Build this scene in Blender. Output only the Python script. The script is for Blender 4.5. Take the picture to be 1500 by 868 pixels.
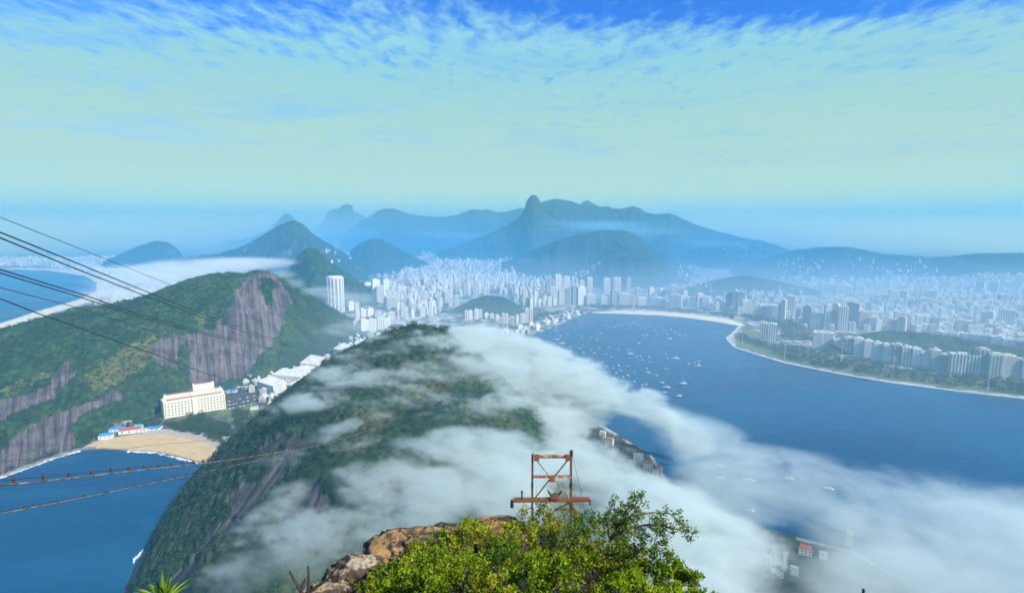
import bpy, bmesh, math, random
import numpy as np
from mathutils import Vector, Matrix
from mathutils.geometry import tessellate_polygon

R = math.radians
for o in list(bpy.data.objects):
    bpy.data.objects.remove(o)
scene = bpy.context.scene
COL = scene.collection
rng = np.random.default_rng(7)
random.seed(7)

# ------------------------------------------------------------------ camera
CAM_Z, FPX, PITCH = 396.0, 795.0, R(7.7)
cam_data = bpy.data.cameras.new('camera')
cam_data.sensor_width = 36.0
cam_data.lens = 36.0 * FPX / 1500.0
cam_data.clip_start = 0.5
cam_data.clip_end = 120000.0
cam = bpy.data.objects.new('camera', cam_data)
cam.location = (0, 0, CAM_Z)
cam.rotation_euler = (R(90) - PITCH, 0, 0)
COL.objects.link(cam)
scene.camera = cam

# ------------------------------------------------------------------ sky, sun, exposure
SUN_AZ, SUN_EL = R(124), R(37)          # azimuth clockwise from the view direction
sun_dir = Vector((math.sin(SUN_AZ) * math.cos(SUN_EL), math.cos(SUN_AZ) * math.cos(SUN_EL), math.sin(SUN_EL)))
sun_data = bpy.data.lights.new('sun', 'SUN')
sun_data.energy = 4.5
sun_data.angle = R(0.5)
sun_data.color = (1.0, 0.95, 0.84)
sun = bpy.data.objects.new('sun', sun_data)
sun.rotation_euler = sun_dir.to_track_quat('Z', 'Y').to_euler()
COL.objects.link(sun)

world = bpy.data.worlds.new("World")
scene.world = world
world.use_nodes = True
WT = world.node_tree
WT.nodes.clear()


class NT:
    """small helper for node trees"""
    def __init__(self, tree):
        self.t = tree

    def n(self, kind, **kw):
        nd = self.t.nodes.new(kind)
        for k, v in kw.items():
            setattr(nd, k, v)
        return nd

    def link(self, a, b):
        self.t.links.new(a, b)

    def put(self, sock, v):
        if isinstance(v, bpy.types.NodeSocket):
            self.link(v, sock)
        else:
            sock.default_value = v

    def math(self, op, a, b=0.0, c=None, clamp=False):
        nd = self.n('ShaderNodeMath', operation=op, use_clamp=clamp)
        self.put(nd.inputs[0], a)
        self.put(nd.inputs[1], b)
        if c is not None:
            self.put(nd.inputs[2], c)
        return nd.outputs[0]

    def vmath(self, op, a, b=None, out=0):
        nd = self.n('ShaderNodeVectorMath', operation=op)
        self.put(nd.inputs[0], a)
        if b is not None:
            self.put(nd.inputs[1], b)
        return nd.outputs[out]

    def mix(self, f, a, b, blend='MIX'):
        nd = self.n('ShaderNodeMix', data_type='RGBA', blend_type=blend)
        self.put(nd.inputs[0], f)
        self.put(nd.inputs[6], a if isinstance(a, bpy.types.NodeSocket) else (*a[:3], 1.0))
        self.put(nd.inputs[7], b if isinstance(b, bpy.types.NodeSocket) else (*b[:3], 1.0))
        return nd.outputs[2]

    def ramp(self, f, lo, hi):
        nd = self.n('ShaderNodeMapRange', interpolation_type='SMOOTHSTEP')
        self.put(nd.inputs[0], f)
        nd.inputs[1].default_value = lo
        nd.inputs[2].default_value = hi
        return nd.outputs[0]

    def noise(self, vec, scale, detail=4.0, rough=0.55, dist=0.0):
        nd = self.n('ShaderNodeTexNoise')
        if vec is not None:
            self.link(vec, nd.inputs['Vector'])
        nd.inputs['Scale'].default_value = scale
        nd.inputs['Detail'].default_value = detail
        nd.inputs['Roughness'].default_value = rough
        nd.inputs['Distortion'].default_value = dist
        return nd.outputs[0]

    def mapping(self, vec, scale=(1, 1, 1), rot=(0, 0, 0), loc=(0, 0, 0)):
        nd = self.n('ShaderNodeMapping')
        self.link(vec, nd.inputs[0])
        nd.inputs['Location'].default_value = loc
        nd.inputs['Rotation'].default_value = rot
        nd.inputs['Scale'].default_value = scale
        return nd.outputs[0]


w = NT(WT)
sky = w.n('ShaderNodeTexSky', sky_type='NISHITA', sun_disc=False)
sky.sun_elevation = SUN_EL
sky.sun_rotation = SUN_AZ
sky.altitude = 400.0
sky.air_density = 1.0
sky.dust_density = 0.6
sky.ozone_density = 3.0
gen = w.n('ShaderNodeTexCoord').outputs['Generated']
sep = w.n('ShaderNodeSeparateXYZ')
w.link(gen, sep.inputs[0])
zc = w.math('MAXIMUM', sep.outputs[2], 0.03)
com = w.n('ShaderNodeCombineXYZ')
w.link(w.math('DIVIDE', sep.outputs[0], zc), com.inputs[0])
w.link(w.math('DIVIDE', sep.outputs[1], zc), com.inputs[1])
plane = com.outputs[0]
# streaky veil of high cloud, and a field of small puffs that opens upward
veil = w.noise(w.mapping(plane, (0.30, 0.62, 1), (0, 0, R(12))), 1.0, 6.0, 0.62, 0.6)
puff = w.noise(w.mapping(plane, (8.5, 4.6, 1), (0, 0, R(-20))), 1.0, 5.0, 0.6, 0.25)
patch = w.noise(w.mapping(plane, (0.22, 0.35, 1), (0, 0, 0), (4.3, 1.2, 0)), 1.0, 3.0, 0.5, 0.3)
# cover falls from a full sheet near the horizon to broken cloud higher up, most open ahead to the right
def clearing(cx, cy_, sx, sy):
    d = w.vmath('LENGTH', w.vmath('MULTIPLY', w.vmath('SUBTRACT', plane, (cx, cy_, 0)), (1 / sx, 1 / sy, 0)), out=1)
    return w.math('SUBTRACT', 1.0, w.ramp(d, 0.25, 1.0))


cover = w.math('SUBTRACT', 1.0, w.math('MULTIPLY', w.ramp(sep.outputs[2], 0.21, 0.42), 0.75))
open_ = w.math('ADD', w.math('MULTIPLY', clearing(0.85, 2.55, 1.7, 0.75), 0.40), w.math('MULTIPLY', clearing(1.9, 2.5, 1.3, 0.6), 0.28))
open_ = w.math('ADD', open_, w.math('MULTIPLY', clearing(-1.6, 2.7, 1.4, 0.7), 0.16))
lift = w.math('SUBTRACT', w.math('MULTIPLY', cover, 0.9), open_)
dens = w.math('ADD', lift, w.math('ADD', w.math('MULTIPLY', w.math('SUBTRACT', veil, 0.5), 0.8),
                                  w.math('MULTIPLY', w.math('SUBTRACT', puff, 0.5), 1.7)))
thin = w.noise(w.mapping(plane, (0.55, 0.50, 1), (0, 0, R(25)), (2.1, 7.7, 0)), 1.0, 7.0, 0.62, 0.8)
thin = w.math('MULTIPLY', w.ramp(thin, 0.47, 0.72), w.ramp(sep.outputs[2], 0.06, 0.20))
fac = w.math('MULTIPLY', w.math('MULTIPLY', w.ramp(dens, 0.0, 0.88), 0.96), w.math('SUBTRACT', 1.0, w.math('MULTIPLY', thin, 0.42)))
SKY_STRENGTH = 0.10
sky_tint = w.mix(1.0, sky.outputs[0], (0.13, 0.50, 1.15), 'MULTIPLY')
# the veil glows warm and pale low down and cooler higher up
cramp = w.n('ShaderNodeValToRGB')
els = cramp.color_ramp.elements
stops = [(0.0, (0.44, 0.54, 0.24)), (0.03, (0.42, 0.52, 0.26)), (0.095, (0.31, 0.41, 0.28)), (0.17, (0.25, 0.385, 0.31)), (0.26, (0.18, 0.36, 0.38)), (0.36, (0.20, 0.40, 0.46))]
while len(els) < len(stops):
    els.new(0.5)
for e_, (p_, c_) in zip(els, stops):
    e_.position = p_
    e_.color = (*c_, 1)
w.link(sep.outputs[2], cramp.inputs[0])
cloud_c = w.vmath('SCALE', cramp.outputs[0])
cloud_c.node.inputs['Scale'].default_value = 10.0
col = w.mix(fac, sky_tint, cloud_c)
bg = w.n('ShaderNodeBackground')
w.link(col, bg.inputs[0])
bg.inputs[1].default_value = SKY_STRENGTH
out = w.n('ShaderNodeOutputWorld')
w.link(bg.outputs[0], out.inputs[0])

vs = scene.view_settings
vs.view_transform = 'Standard'
vs.look = 'None'
vs.gamma = 1.0
vs.use_curve_mapping = False
vs.exposure = 0.97

cy = scene.cycles
scene.render.engine = 'CYCLES'
cy.use_denoising = True
cy.denoiser = 'OPENIMAGEDENOISE'
cy.use_adaptive_sampling = True
cy.adaptive_threshold = 0.02
cy.max_bounces = 6
cy.diffuse_bounces = 2
cy.glossy_bounces = 2
cy.transmission_bounces = 2
cy.transparent_max_bounces = 8
cy.volume_bounces = 3
cy.volume_step_rate = 4.0
cy.volume_max_steps = 256
cy.caustics_reflective = False
cy.caustics_refractive = False
cy.filter_width = 1.7

# haze of the whole place
HAZE_DENSITY = 1.28e-4
HAZE_COLOR = (0.20, 0.56, 0.78)

# ------------------------------------------------------------------ helpers
CP, SP = math.cos(PITCH), math.sin(PITCH)


def ray(px, py):
    u, v = (px - 750.0) / FPX, (434.0 - py) / FPX
    return u, CP + v * SP, -SP + v * CP


def at_z(px, py, z=0.0):
    dx, dy, dz = ray(px, py)
    t = (z - CAM_Z) / dz
    return Vector((t * dx, t * dy, z))


def at_y(px, py, Y):
    dx, dy, dz = ray(px, py)
    t = Y / dy
    return Vector((t * dx, Y, CAM_Z + t * dz))


def project(x, y, z):
    zc_ = z - CAM_Z
    fwd = y * CP - zc_ * SP
    up = y * SP + zc_ * CP
    fwd = np.maximum(fwd, 1e-3)
    return 750 + FPX * x / fwd, 434 - FPX * up / fwd


def hash2(ix, iy, seed):
    h = (ix.astype(np.int64) * 374761393 + iy.astype(np.int64) * 668265263 + seed * 974634541) & 0xFFFFFFFF
    h = ((h ^ (h >> 13)) * 1274126177) & 0xFFFFFFFF
    return ((h ^ (h >> 16)) & 0xFFFFFF) / float(0xFFFFFF)


def vnoise2(x, y, seed=0):
    ix, iy = np.floor(x), np.floor(y)
    fx, fy = x - ix, y - iy
    fx, fy = fx * fx * (3 - 2 * fx), fy * fy * (3 - 2 * fy)
    ix, iy = ix.astype(np.int64), iy.astype(np.int64)
    a, b = hash2(ix, iy, seed), hash2(ix + 1, iy, seed)
    c, d = hash2(ix, iy + 1, seed), hash2(ix + 1, iy + 1, seed)
    return (a * (1 - fx) + b * fx) * (1 - fy) + (c * (1 - fx) + d * fx) * fy


def fbm2(x, y, octs=5, seed=0, gain=0.5):
    s, a, t = 0.0, 1.0, 0.0
    for k in range(octs):
        s = s + a * (vnoise2(x * 2 ** k + 17.3 * k, y * 2 ** k - 9.1 * k, seed + k) - 0.5)
        t += a
        a *= gain
    return s / t * 2


def ridged2(x, y, octs=4, seed=0):
    s, a, t = 0.0, 1.0, 0.0
    for k in range(octs):
        s = s + a * (1 - np.abs(2 * vnoise2(x * 2 ** k + 5.3 * k, y * 2 ** k + 3.7 * k, seed + k) - 1))
        t += a
        a *= 0.5
    return s / t


def cells2(x, y, seed=0):
    """distance to the nearest jittered cell centre, and that cell's random value"""
    ix, iy = np.floor(x).astype(np.int64), np.floor(y).astype(np.int64)
    best = np.full(x.shape, 9.0)
    val = np.zeros(x.shape)
    for dx in (-1, 0, 1):
        for dy in (-1, 0, 1):
            cx, cyy = ix + dx, iy + dy
            jx, jy = hash2(cx, cyy, seed), hash2(cx, cyy, seed + 31)
            d = np.hypot(cx + jx - x, cyy + jy - y)
            m = d < best
            best = np.where(m, d, best)
            val = np.where(m, hash2(cx, cyy, seed + 77), val)
    return best, val


def noise3(shape, cell, seed, octs=4, gain=0.55, stretch=(1, 1, 1)):
    """fractal value noise sampled on a regular lattice of SHAPE (nx, ny, nz), about -1..1"""
    out_ = np.zeros(shape, np.float32)
    g = np.random.default_rng(seed)
    a, t = 1.0, 0.0
    for k in range(octs):
        cs = [max(1.0, cell * s / 2 ** k) for s in stretch]
        dims = [int(n / c) + 3 for n, c in zip(shape, cs)]
        lat = g.random(dims, dtype=np.float32)
        cur = lat
        for ax in range(3):
            p = np.arange(shape[ax]) / cs[ax]
            i = np.floor(p).astype(int)
            f = (p - i).astype(np.float32)
            f = f * f * (3 - 2 * f)
            sh = [1, 1, 1]
            sh[ax] = -1
            f = f.reshape(sh)
            cur = np.take(cur, i, ax) * (1 - f) + np.take(cur, i + 1, ax) * f
        out_ += a * (cur - 0.5)
        t += a
        a *= gain
    return out_ / t * 2


def in_poly(px, py, poly):
    inside = np.zeros(px.shape, bool)
    n = len(poly)
    for i in range(n):
        x0, y0 = poly[i]
        x1, y1 = poly[(i + 1) % n]
        if y0 == y1:
            continue
        c = ((y0 > py) != (y1 > py)) & (px < (x1 - x0) * (py - y0) / (y1 - y0) + x0)
        inside ^= c
    return inside


def tag(o, label=None, cat=None, group=None, kind=None):
    if label:
        o['label'] = label
    if cat:
        o['category'] = cat
    if group:
        o['group'] = group
    if kind:
        o['kind'] = kind
    return o


def link(name, me, mat=None, parent=None, loc=None):
    o = bpy.data.objects.new(name, me)
    COL.objects.link(o)
    if mat is not None and me is not None and not me.materials:
        me.materials.append(mat)
    if parent is not None:
        o.parent = parent
    if loc is not None:
        o.location = loc
    return o


def empty(name, loc, rz=0.0):
    o = bpy.data.objects.new(name, None)
    COL.objects.link(o)
    o.location = loc
    o.rotation_euler = (0, 0, rz)
    o.empty_display_size = 1.0
    return o


def grid_mesh(name, X, Y, Z, smooth=True, attrs=None, wrap=False):
    n, m = X.shape
    co = np.stack([X, Y, Z], -1).reshape(-1, 3).astype(np.float32)
    idx = np.arange(n * m).reshape(n, m)
    if wrap:
        idx = np.vstack([idx, idx[:1]])
    f = np.stack([idx[:-1, :-1], idx[1:, :-1], idx[1:, 1:], idx[:-1, 1:]], -1).reshape(-1, 4)
    return quad_mesh(name, co, f, smooth, attrs)


def quad_mesh(name, co, f, smooth=True, attrs=None):
    k = f.shape[1]
    me = bpy.data.meshes.new(name)
    me.vertices.add(len(co))
    me.vertices.foreach_set('co', np.ascontiguousarray(co, np.float32).ravel())
    me.loops.add(len(f) * k)
    me.loops.foreach_set('vertex_index', np.ascontiguousarray(f, np.int32).ravel())
    me.polygons.add(len(f))
    me.polygons.foreach_set('loop_start', (np.arange(len(f)) * k).astype(np.int32))
    me.polygons.foreach_set('loop_total', np.full(len(f), k, np.int32))
    me.update(calc_edges=True)
    me.polygons.foreach_set('use_smooth', np.full(len(f), smooth, bool))
    for an, av in (attrs or {}).items():
        a = me.attributes.new(an, 'FLOAT', 'POINT')
        a.data.foreach_set('value', np.ascontiguousarray(av, np.float32).ravel())
    me.validate()
    return me


def poly_mesh(name, pts, z_top, depth=0.0):
    """flat sheet from an outline, with a skirt of DEPTH"""
    P = [Vector((p[0], p[1], z_top)) for p in pts]
    tris = tessellate_polygon([P])
    verts = [tuple(p) for p in P]
    faces = []
    for t in tris:
        a, b, c = t
        nz = (P[b] - P[a]).cross(P[c] - P[a]).z
        faces.append((a, b, c) if nz > 0 else (a, c, b))
    if depth:
        n = len(P)
        verts += [(p[0], p[1], z_top - depth) for p in pts]
        for i in range(n):
            j = (i + 1) % n
            faces.append((i, j, n + j, n + i))
    me = bpy.data.meshes.new(name)
    me.from_pydata(verts, [], faces)
    me.update()
    return me


class MB:
    """collects boxes, tubes and fans; build() links them as ONE mesh object"""
    def __init__(self):
        self.v, self.f, self.c = [], [], []

    def add(self, verts, faces, col=0.5):
        k = len(self.v)
        self.v += [tuple(p) for p in verts]
        self.f += [tuple(i + k for i in q) for q in faces]
        self.c += [col] * len(verts)

    def box(self, c, s, rz=0.0, taper=1.0, col=0.5):
        ca, sa = math.cos(rz), math.sin(rz)
        vs_ = []
        for zz, k in ((0, 1.0), (1, taper)):
            for sx, sy in ((-1, -1), (1, -1), (1, 1), (-1, 1)):
                x, y = sx * s[0] / 2 * k, sy * s[1] / 2 * k
                vs_.append((c[0] + x * ca - y * sa, c[1] + x * sa + y * ca, c[2] + zz * s[2]))
        self.add(vs_, [(3, 2, 1, 0), (4, 5, 6, 7), (0, 1, 5, 4), (1, 2, 6, 5), (2, 3, 7, 6), (3, 0, 4, 7)], col)

    def prism(self, ring, z0, z1, k=1.0, col=0.5):
        n = len(ring)
        cx = sum(p[0] for p in ring) / n
        cyy = sum(p[1] for p in ring) / n
        vs_ = [(p[0], p[1], z0) for p in ring] + [(cx + (p[0] - cx) * k, cyy + (p[1] - cyy) * k, z1) for p in ring]
        fs = [tuple(range(n - 1, -1, -1)), tuple(range(n, 2 * n))]
        for i in range(n):
            j = (i + 1) % n
            fs.append((i, j, n + j, n + i))
        self.add(vs_, fs, col)

    def roof(self, c, s, h, rz=0.0, over=0.6, col=0.5):
        """gabled roof along the longer side"""
        ca, sa = math.cos(rz), math.sin(rz)
        hx, hy = s[0] / 2 + over, s[1] / 2 + over
        if hx >= hy:
            pts = [(-hx, -hy, 0), (hx, -hy, 0), (hx, hy, 0), (-hx, hy, 0), (-hx * .8, 0, h), (hx * .8, 0, h)]
            fs = [(3, 2, 1, 0), (0, 1, 5, 4), (2, 3, 4, 5), (1, 2, 5), (3, 0, 4)]
        else:
            pts = [(-hx, -hy, 0), (hx, -hy, 0), (hx, hy, 0), (-hx, hy, 0), (0, -hy * .8, h), (0, hy * .8, h)]
            fs = [(3, 2, 1, 0), (1, 2, 5, 4), (3, 0, 4, 5), (0, 1, 4), (2, 3, 5)]
        self.add([(c[0] + x * ca - y * sa, c[1] + x * sa + y * ca, c[2] + z) for x, y, z in pts], fs, col)

    def tube(self, pts, rad, sides=6, col=0.5):
        pts = [Vector(p) for p in pts]
        n = len(pts)
        rads = rad if isinstance(rad, (list, tuple)) else [rad] * n
        vs_, fs = [], []
        for i, p in enumerate(pts):
            d = (pts[min(i + 1, n - 1)] - pts[max(i - 1, 0)]).normalized()
            up = Vector((0, 0, 1)) if abs(d.z) < 0.95 else Vector((1, 0, 0))
            a = d.cross(up).normalized()
            b = a.cross(d)
            for k in range(sides):
                t = 2 * math.pi * k / sides
                vs_.append(p + (a * math.cos(t) + b * math.sin(t)) * rads[i])
        for i in range(n - 1):
            for k in range(sides):
                k2 = (k + 1) % sides
                fs.append((i * sides + k, i * sides + k2, (i + 1) * sides + k2, (i + 1) * sides + k))
        fs.append(tuple(range(sides - 1, -1, -1)))
        fs.append(tuple((n - 1) * sides + k for k in range(sides)))
        self.add(vs_, fs, col)

    def mesh(self, name):
        me = bpy.data.meshes.new(name)
        me.from_pydata(self.v, [], self.f)
        a = me.attributes.new('tint', 'FLOAT', 'POINT')
        a.data.foreach_set('value', np.array(self.c, np.float32))
        me.update()
        return me

    def build(self, name, mat, parent=None, loc=None, smooth=False):
        me = self.mesh(name)
        if smooth:
            me.polygons.foreach_set('use_smooth', np.ones(len(me.polygons), bool))
        return link(name, me, mat, parent, loc)


# ------------------------------------------------------------------ materials
def new_mat(name):
    m = bpy.data.materials.new(name)
    m.use_nodes = True
    m.node_tree.nodes.clear()
    t = NT(m.node_tree)
    b = t.n('ShaderNodeBsdfPrincipled')
    o = t.n('ShaderNodeOutputMaterial')
    t.link(b.outputs[0], o.inputs[0])
    b.inputs['Specular IOR Level'].default_value = 0.3
    return m, t, b, o


def pos(t):
    return t.n('ShaderNodeNewGeometry').outputs['Position']


def attr(t, name):
    return t.n('ShaderNodeAttribute', attribute_name=name).outputs['Fac']


def bump(t, b, height, strength, dist):
    nd = t.n('ShaderNodeBump')
    nd.inputs['Strength'].default_value = strength
    nd.inputs['Distance'].default_value = dist
    t.link(height, nd.inputs['Height'])
    t.link(nd.outputs[0], b.inputs['Normal'])


def mat_plain(name, c1, c2=None, scale=1.0, rough=0.7, metal=0.0, coord='pos', bmp=0.0, bdist=0.05):
    m, t, b, o = new_mat(name)
    v = pos(t) if coord == 'pos' else t.n('ShaderNodeTexCoord').outputs['Object']
    nz = t.noise(v, scale, 6.0, 0.6)
    c2 = c2 or tuple(x * 0.8 for x in c1)
    t.link(t.mix(t.ramp(nz, 0.35, 0.65), c1, c2), b.inputs['Base Color'])
    b.inputs['Roughness'].default_value = rough
    b.inputs['Metallic'].default_value = metal
    if bmp:
        bump(t, b, nz, bmp, bdist)
    return m


def mat_forest(name, dark, light, dry, rock1, rock2, crown=9.0, streak=(0.08, 0.08, 0.012), spec=0.15):
    """woodland over rock: attributes tint (per crown), rock and dry choose what grows where"""
    m, t, b, o = new_mat(name)
    P = pos(t)
    big = t.noise(P, 0.012, 4.0, 0.6)
    fine = t.noise(P, 1.2 / crown, 5.0, 0.65)
    tint = attr(t, 'tint')
    f = t.math('ADD', t.math('MULTIPLY', tint, 0.55), t.math('MULTIPLY', t.ramp(fine, 0.3, 0.7), 0.45))
    stand = t.noise(P, 0.02, 5.0, 0.62)
    f = t.math('MULTIPLY', f, t.math('ADD', 0.45, t.math('MULTIPLY', t.ramp(stand, 0.36, 0.66), 1.0)))
    g = t.mix(f, dark, light)
    g = t.mix(t.math('MULTIPLY', t.math('ADD', attr(t, 'dry'), t.math('MULTIPLY', t.ramp(big, 0.5, 0.75), 0.25)), t.ramp(fine, 0.35, 0.6)), g, dry)
    cv = t.n('ShaderNodeCombineXYZ')
    t.link(t.math('MULTIPLY', attr(t, 'across'), streak[0]), cv.inputs[0])
    t.link(t.math('MULTIPLY', attr(t, 'along'), streak[2]), cv.inputs[1])
    st = t.noise(cv.outputs[0], 1.0, 7.0, 0.7, 0.25)
    blot = t.noise(P, 0.03, 5.0, 0.6)
    rk = t.mix(t.ramp(t.math('ADD', t.math('MULTIPLY', st, 0.7), t.math('MULTIPLY', blot, 0.3)), 0.40, 0.60), rock1, rock2)
    rk = t.mix(t.math('MULTIPLY', t.ramp(t.noise(cv.outputs[0], 2.7, 4.0, 0.6), 0.52, 0.66), 0.8), rk, tuple(x * 0.45 for x in rock2))
    rk = t.mix(t.math('MULTIPLY', t.ramp(t.noise(P, 0.11, 4.0, 0.6), 0.54, 0.64), 0.75), rk, light)
    t.link(t.mix(t.ramp(t.math('ADD', attr(t, 'rock'), t.math('MULTIPLY', t.math('SUBTRACT', fine, 0.5), 0.9)), 0.35, 0.65), g, rk), b.inputs['Base Color'])
    b.inputs['Roughness'].default_value = 0.85
    b.inputs['Specular IOR Level'].default_value = spec
    hh = t.mix(attr(t, 'rock'), fine, st)
    bump(t, b, hh, 0.7, crown * 0.25)
    return m


M = {}
M['far'] = mat_forest('far_mountain_forest', (0.018, 0.034, 0.022), (0.035, 0.055, 0.03), (0.07, 0.07, 0.05), (0.12, 0.11, 0.12), (0.06, 0.055, 0.065), 40.0, (0.02, 0.02, 0.004))
M['mid'] = mat_forest('wooded_hill', (0.004, 0.020, 0.014), (0.036, 0.072, 0.024), (0.135, 0.125, 0.04), (0.155, 0.118, 0.122), (0.040, 0.030, 0.044), 10.0, (0.085, 0.07, 0.006))
M['urca'] = mat_forest('rainforest_hill', (0.005, 0.021, 0.016), (0.040, 0.074, 0.034), (0.11, 0.10, 0.04), (0.12, 0.105, 0.11), (0.035, 0.032, 0.042), 7.0, (0.14, 0.10, 0.008))


def mat_facade(name, wx, wz, fx, fz, dark=(0.14, 0.16, 0.18), roofc=(0.56, 0.54, 0.51)):
    """painted wall with rows of openings every WX by WZ metres; tint shifts the paint"""
    m, t, b, o = new_mat(name)
    g = t.n('ShaderNodeNewGeometry')
    s = t.n('ShaderNodeSeparateXYZ')
    t.link(g.outputs['Position'], s.inputs[0])
    k = t.n('ShaderNodeSeparateXYZ')
    t.link(g.outputs['True Normal'], k.inputs[0])
    along = t.math('SUBTRACT', t.math('MULTIPLY', s.outputs[0], k.outputs[1]), t.math('MULTIPLY', s.outputs[1], k.outputs[0]))
    ux = t.math('FRACT', t.math('MULTIPLY', along, 1.0 / wx))
    uz = t.math('FRACT', t.math('MULTIPLY', s.outputs[2], 1.0 / wz))
    win = t.math('MULTIPLY', t.math('LESS_THAN', ux, fx), t.math('LESS_THAN', uz, fz))
    side = t.math('LESS_THAN', t.math('ABSOLUTE', k.outputs[2]), 0.5)
    win = t.math('MULTIPLY', win, side)
    rnd = attr(t, 'tint')
    paint = t.n('ShaderNodeValToRGB')
    cr = paint.color_ramp
    cr.interpolation = 'CONSTANT'
    stops = [(0.0, (0.72, 0.70, 0.62)), (0.22, (0.78, 0.77, 0.72)), (0.45, (0.62, 0.58, 0.50)), (0.6, (0.80, 0.78, 0.70)),
             (0.74, (0.50, 0.48, 0.46)), (0.84, (0.66, 0.52, 0.42)), (0.91, (0.34, 0.34, 0.37)), (0.97, (0.55, 0.36, 0.28))]
    while len(cr.elements) < len(stops):
        cr.elements.new(0.5)
    for e, (p, c) in zip(cr.elements, stops):
        e.position = p
        e.color = (*c, 1)
    t.link(rnd, paint.inputs[0])
    grime = t.noise(t.mapping(g.outputs['Position'], (0.15, 0.15, 0.03)), 1.0, 5.0, 0.6)
    wall = t.mix(t.math('MULTIPLY', t.ramp(grime, 0.45, 0.75), 0.35), paint.outputs[0], (0.30, 0.28, 0.26))
    c = t.mix(win, wall, dark)
    roofmix = t.math('GREATER_THAN', k.outputs[2], 0.5)
    rn = t.mix(t.ramp(t.noise(g.outputs['Position'], 0.2, 4.0), 0.4, 0.6), roofc, tuple(x * 1.35 for x in roofc))
    t.link(t.mix(roofmix, c, rn), b.inputs['Base Color'])
    b.inputs['Roughness'].default_value = 0.7
    return m


M['fac_grid'] = mat_facade('painted_facade_grid', 4.2, 3.4, 0.42, 0.45)
M['fac_strip'] = mat_facade('painted_facade_strip', 7.0, 3.3, 0.45, 0.80)
M['fac_band'] = mat_facade('painted_facade_band', 30.0, 3.6, 0.92, 0.40)
FAC = [M['fac_grid'], M['fac_strip'], M['fac_band']]
M['white'] = mat_plain('white_paint', (0.80, 0.79, 0.75), (0.70, 0.69, 0.66), 0.3)
M['cream'] = mat_plain('cream_wall', (0.74, 0.70, 0.54), (0.66, 0.62, 0.48), 0.1)
M['redroof'] = mat_plain('red_tile_roof', (0.42, 0.13, 0.09), (0.30, 0.10, 0.08), 0.4)
M['blueroof'] = mat_plain('blue_sheet_roof', (0.05, 0.25, 0.62), (0.04, 0.20, 0.5), 0.4)
M['cyanroof'] = mat_plain('turquoise_tarpaulin', (0.03, 0.55, 0.66), (0.03, 0.45, 0.58), 0.4)
M['glass'] = mat_plain('dark_window_glass', (0.05, 0.07, 0.09), (0.08, 0.10, 0.12), 0.2, 0.25)
M['greyroof'] = mat_plain('grey_flat_roof', (0.45, 0.44, 0.42), (0.34, 0.33, 0.32), 0.1)
M['concrete'] = mat_plain('pale_concrete', (0.52, 0.51, 0.48), (0.42, 0.41, 0.39), 0.08)
M['asphalt'] = mat_plain('asphalt', (0.07, 0.07, 0.075), (0.05, 0.05, 0.055), 0.05, 0.9)
M['sand'] = mat_plain('golden_sand', (0.56, 0.40, 0.20), (0.47, 0.34, 0.18), 0.08, 0.95)
M['palesand'] = mat_plain('pale_sand', (0.74, 0.64, 0.44), (0.66, 0.56, 0.38), 0.03, 0.95)
M['lawn'] = mat_plain('lawn', (0.10, 0.14, 0.04), (0.14, 0.16, 0.06), 0.06, 0.95)
M['foam'] = mat_plain('sea_foam', (0.80, 0.82, 0.82), (0.55, 0.66, 0.70), 0.35, 0.9)
M['shorerock'] = mat_plain('wave_worn_rock', (0.30, 0.27, 0.25), (0.14, 0.12, 0.12), 0.25, 0.85, bmp=0.8, bdist=1.5)
M['cable'] = mat_plain('dark_steel_cable', (0.045, 0.055, 0.075), (0.03, 0.035, 0.05), 0.5, 0.5, 0.4)
M['sleeve'] = mat_plain('weathered_cable_sleeve', (0.26, 0.23, 0.20), (0.08, 0.055, 0.05), 0.9, 0.7)
M['clampm'] = mat_plain('rusty_clamp', (0.10, 0.045, 0.03), (0.05, 0.04, 0.04), 3.0, 0.8)
M['darkmetal'] = mat_plain('dark_metal', (0.03, 0.03, 0.035), (0.05, 0.045, 0.04), 4.0, 0.5, 0.5)
M['hullwhite'] = mat_plain('boat_hull_white', (0.80, 0.80, 0.78), (0.72, 0.72, 0.70), 0.4, 0.35)
M['cabin'] = mat_plain('boat_cabin', (0.55, 0.60, 0.62), (0.45, 0.50, 0.52), 0.4, 0.4)
M['orange'] = mat_plain('orange_hull', (0.62, 0.22, 0.08), (0.52, 0.2, 0.08), 0.3, 0.6)


def mat_tintleaf(name, dark, light, dry=None, rough=0.6, trans=0.35):
    m, t, b, o = new_mat(name)
    tn = attr(t, 'tint')
    c = t.mix(tn, dark, light)
    if dry:
        c = t.mix(t.ramp(tn, 0.9, 0.97), c, dry)
    t.link(c, b.inputs['Base Color'])
    b.inputs['Roughness'].default_value = rough
    tr = t.n('ShaderNodeBsdfTranslucent')
    t.link(c, tr.inputs[0])
    mx = t.n('ShaderNodeMixShader')
    mx.inputs[0].default_value = trans
    t.link(b.outputs[0], mx.inputs[1])
    t.link(tr.outputs[0], mx.inputs[2])
    t.link(mx.outputs[0], o.inputs[0])
    return m


M['crown'] = mat_tintleaf('park_tree_crown', (0.012, 0.035, 0.018), (0.05, 0.09, 0.03), trans=0.1)
M['bark'] = mat_plain('bark', (0.06, 0.045, 0.035), (0.10, 0.08, 0.06), 6.0, 0.9, coord='obj')

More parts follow.
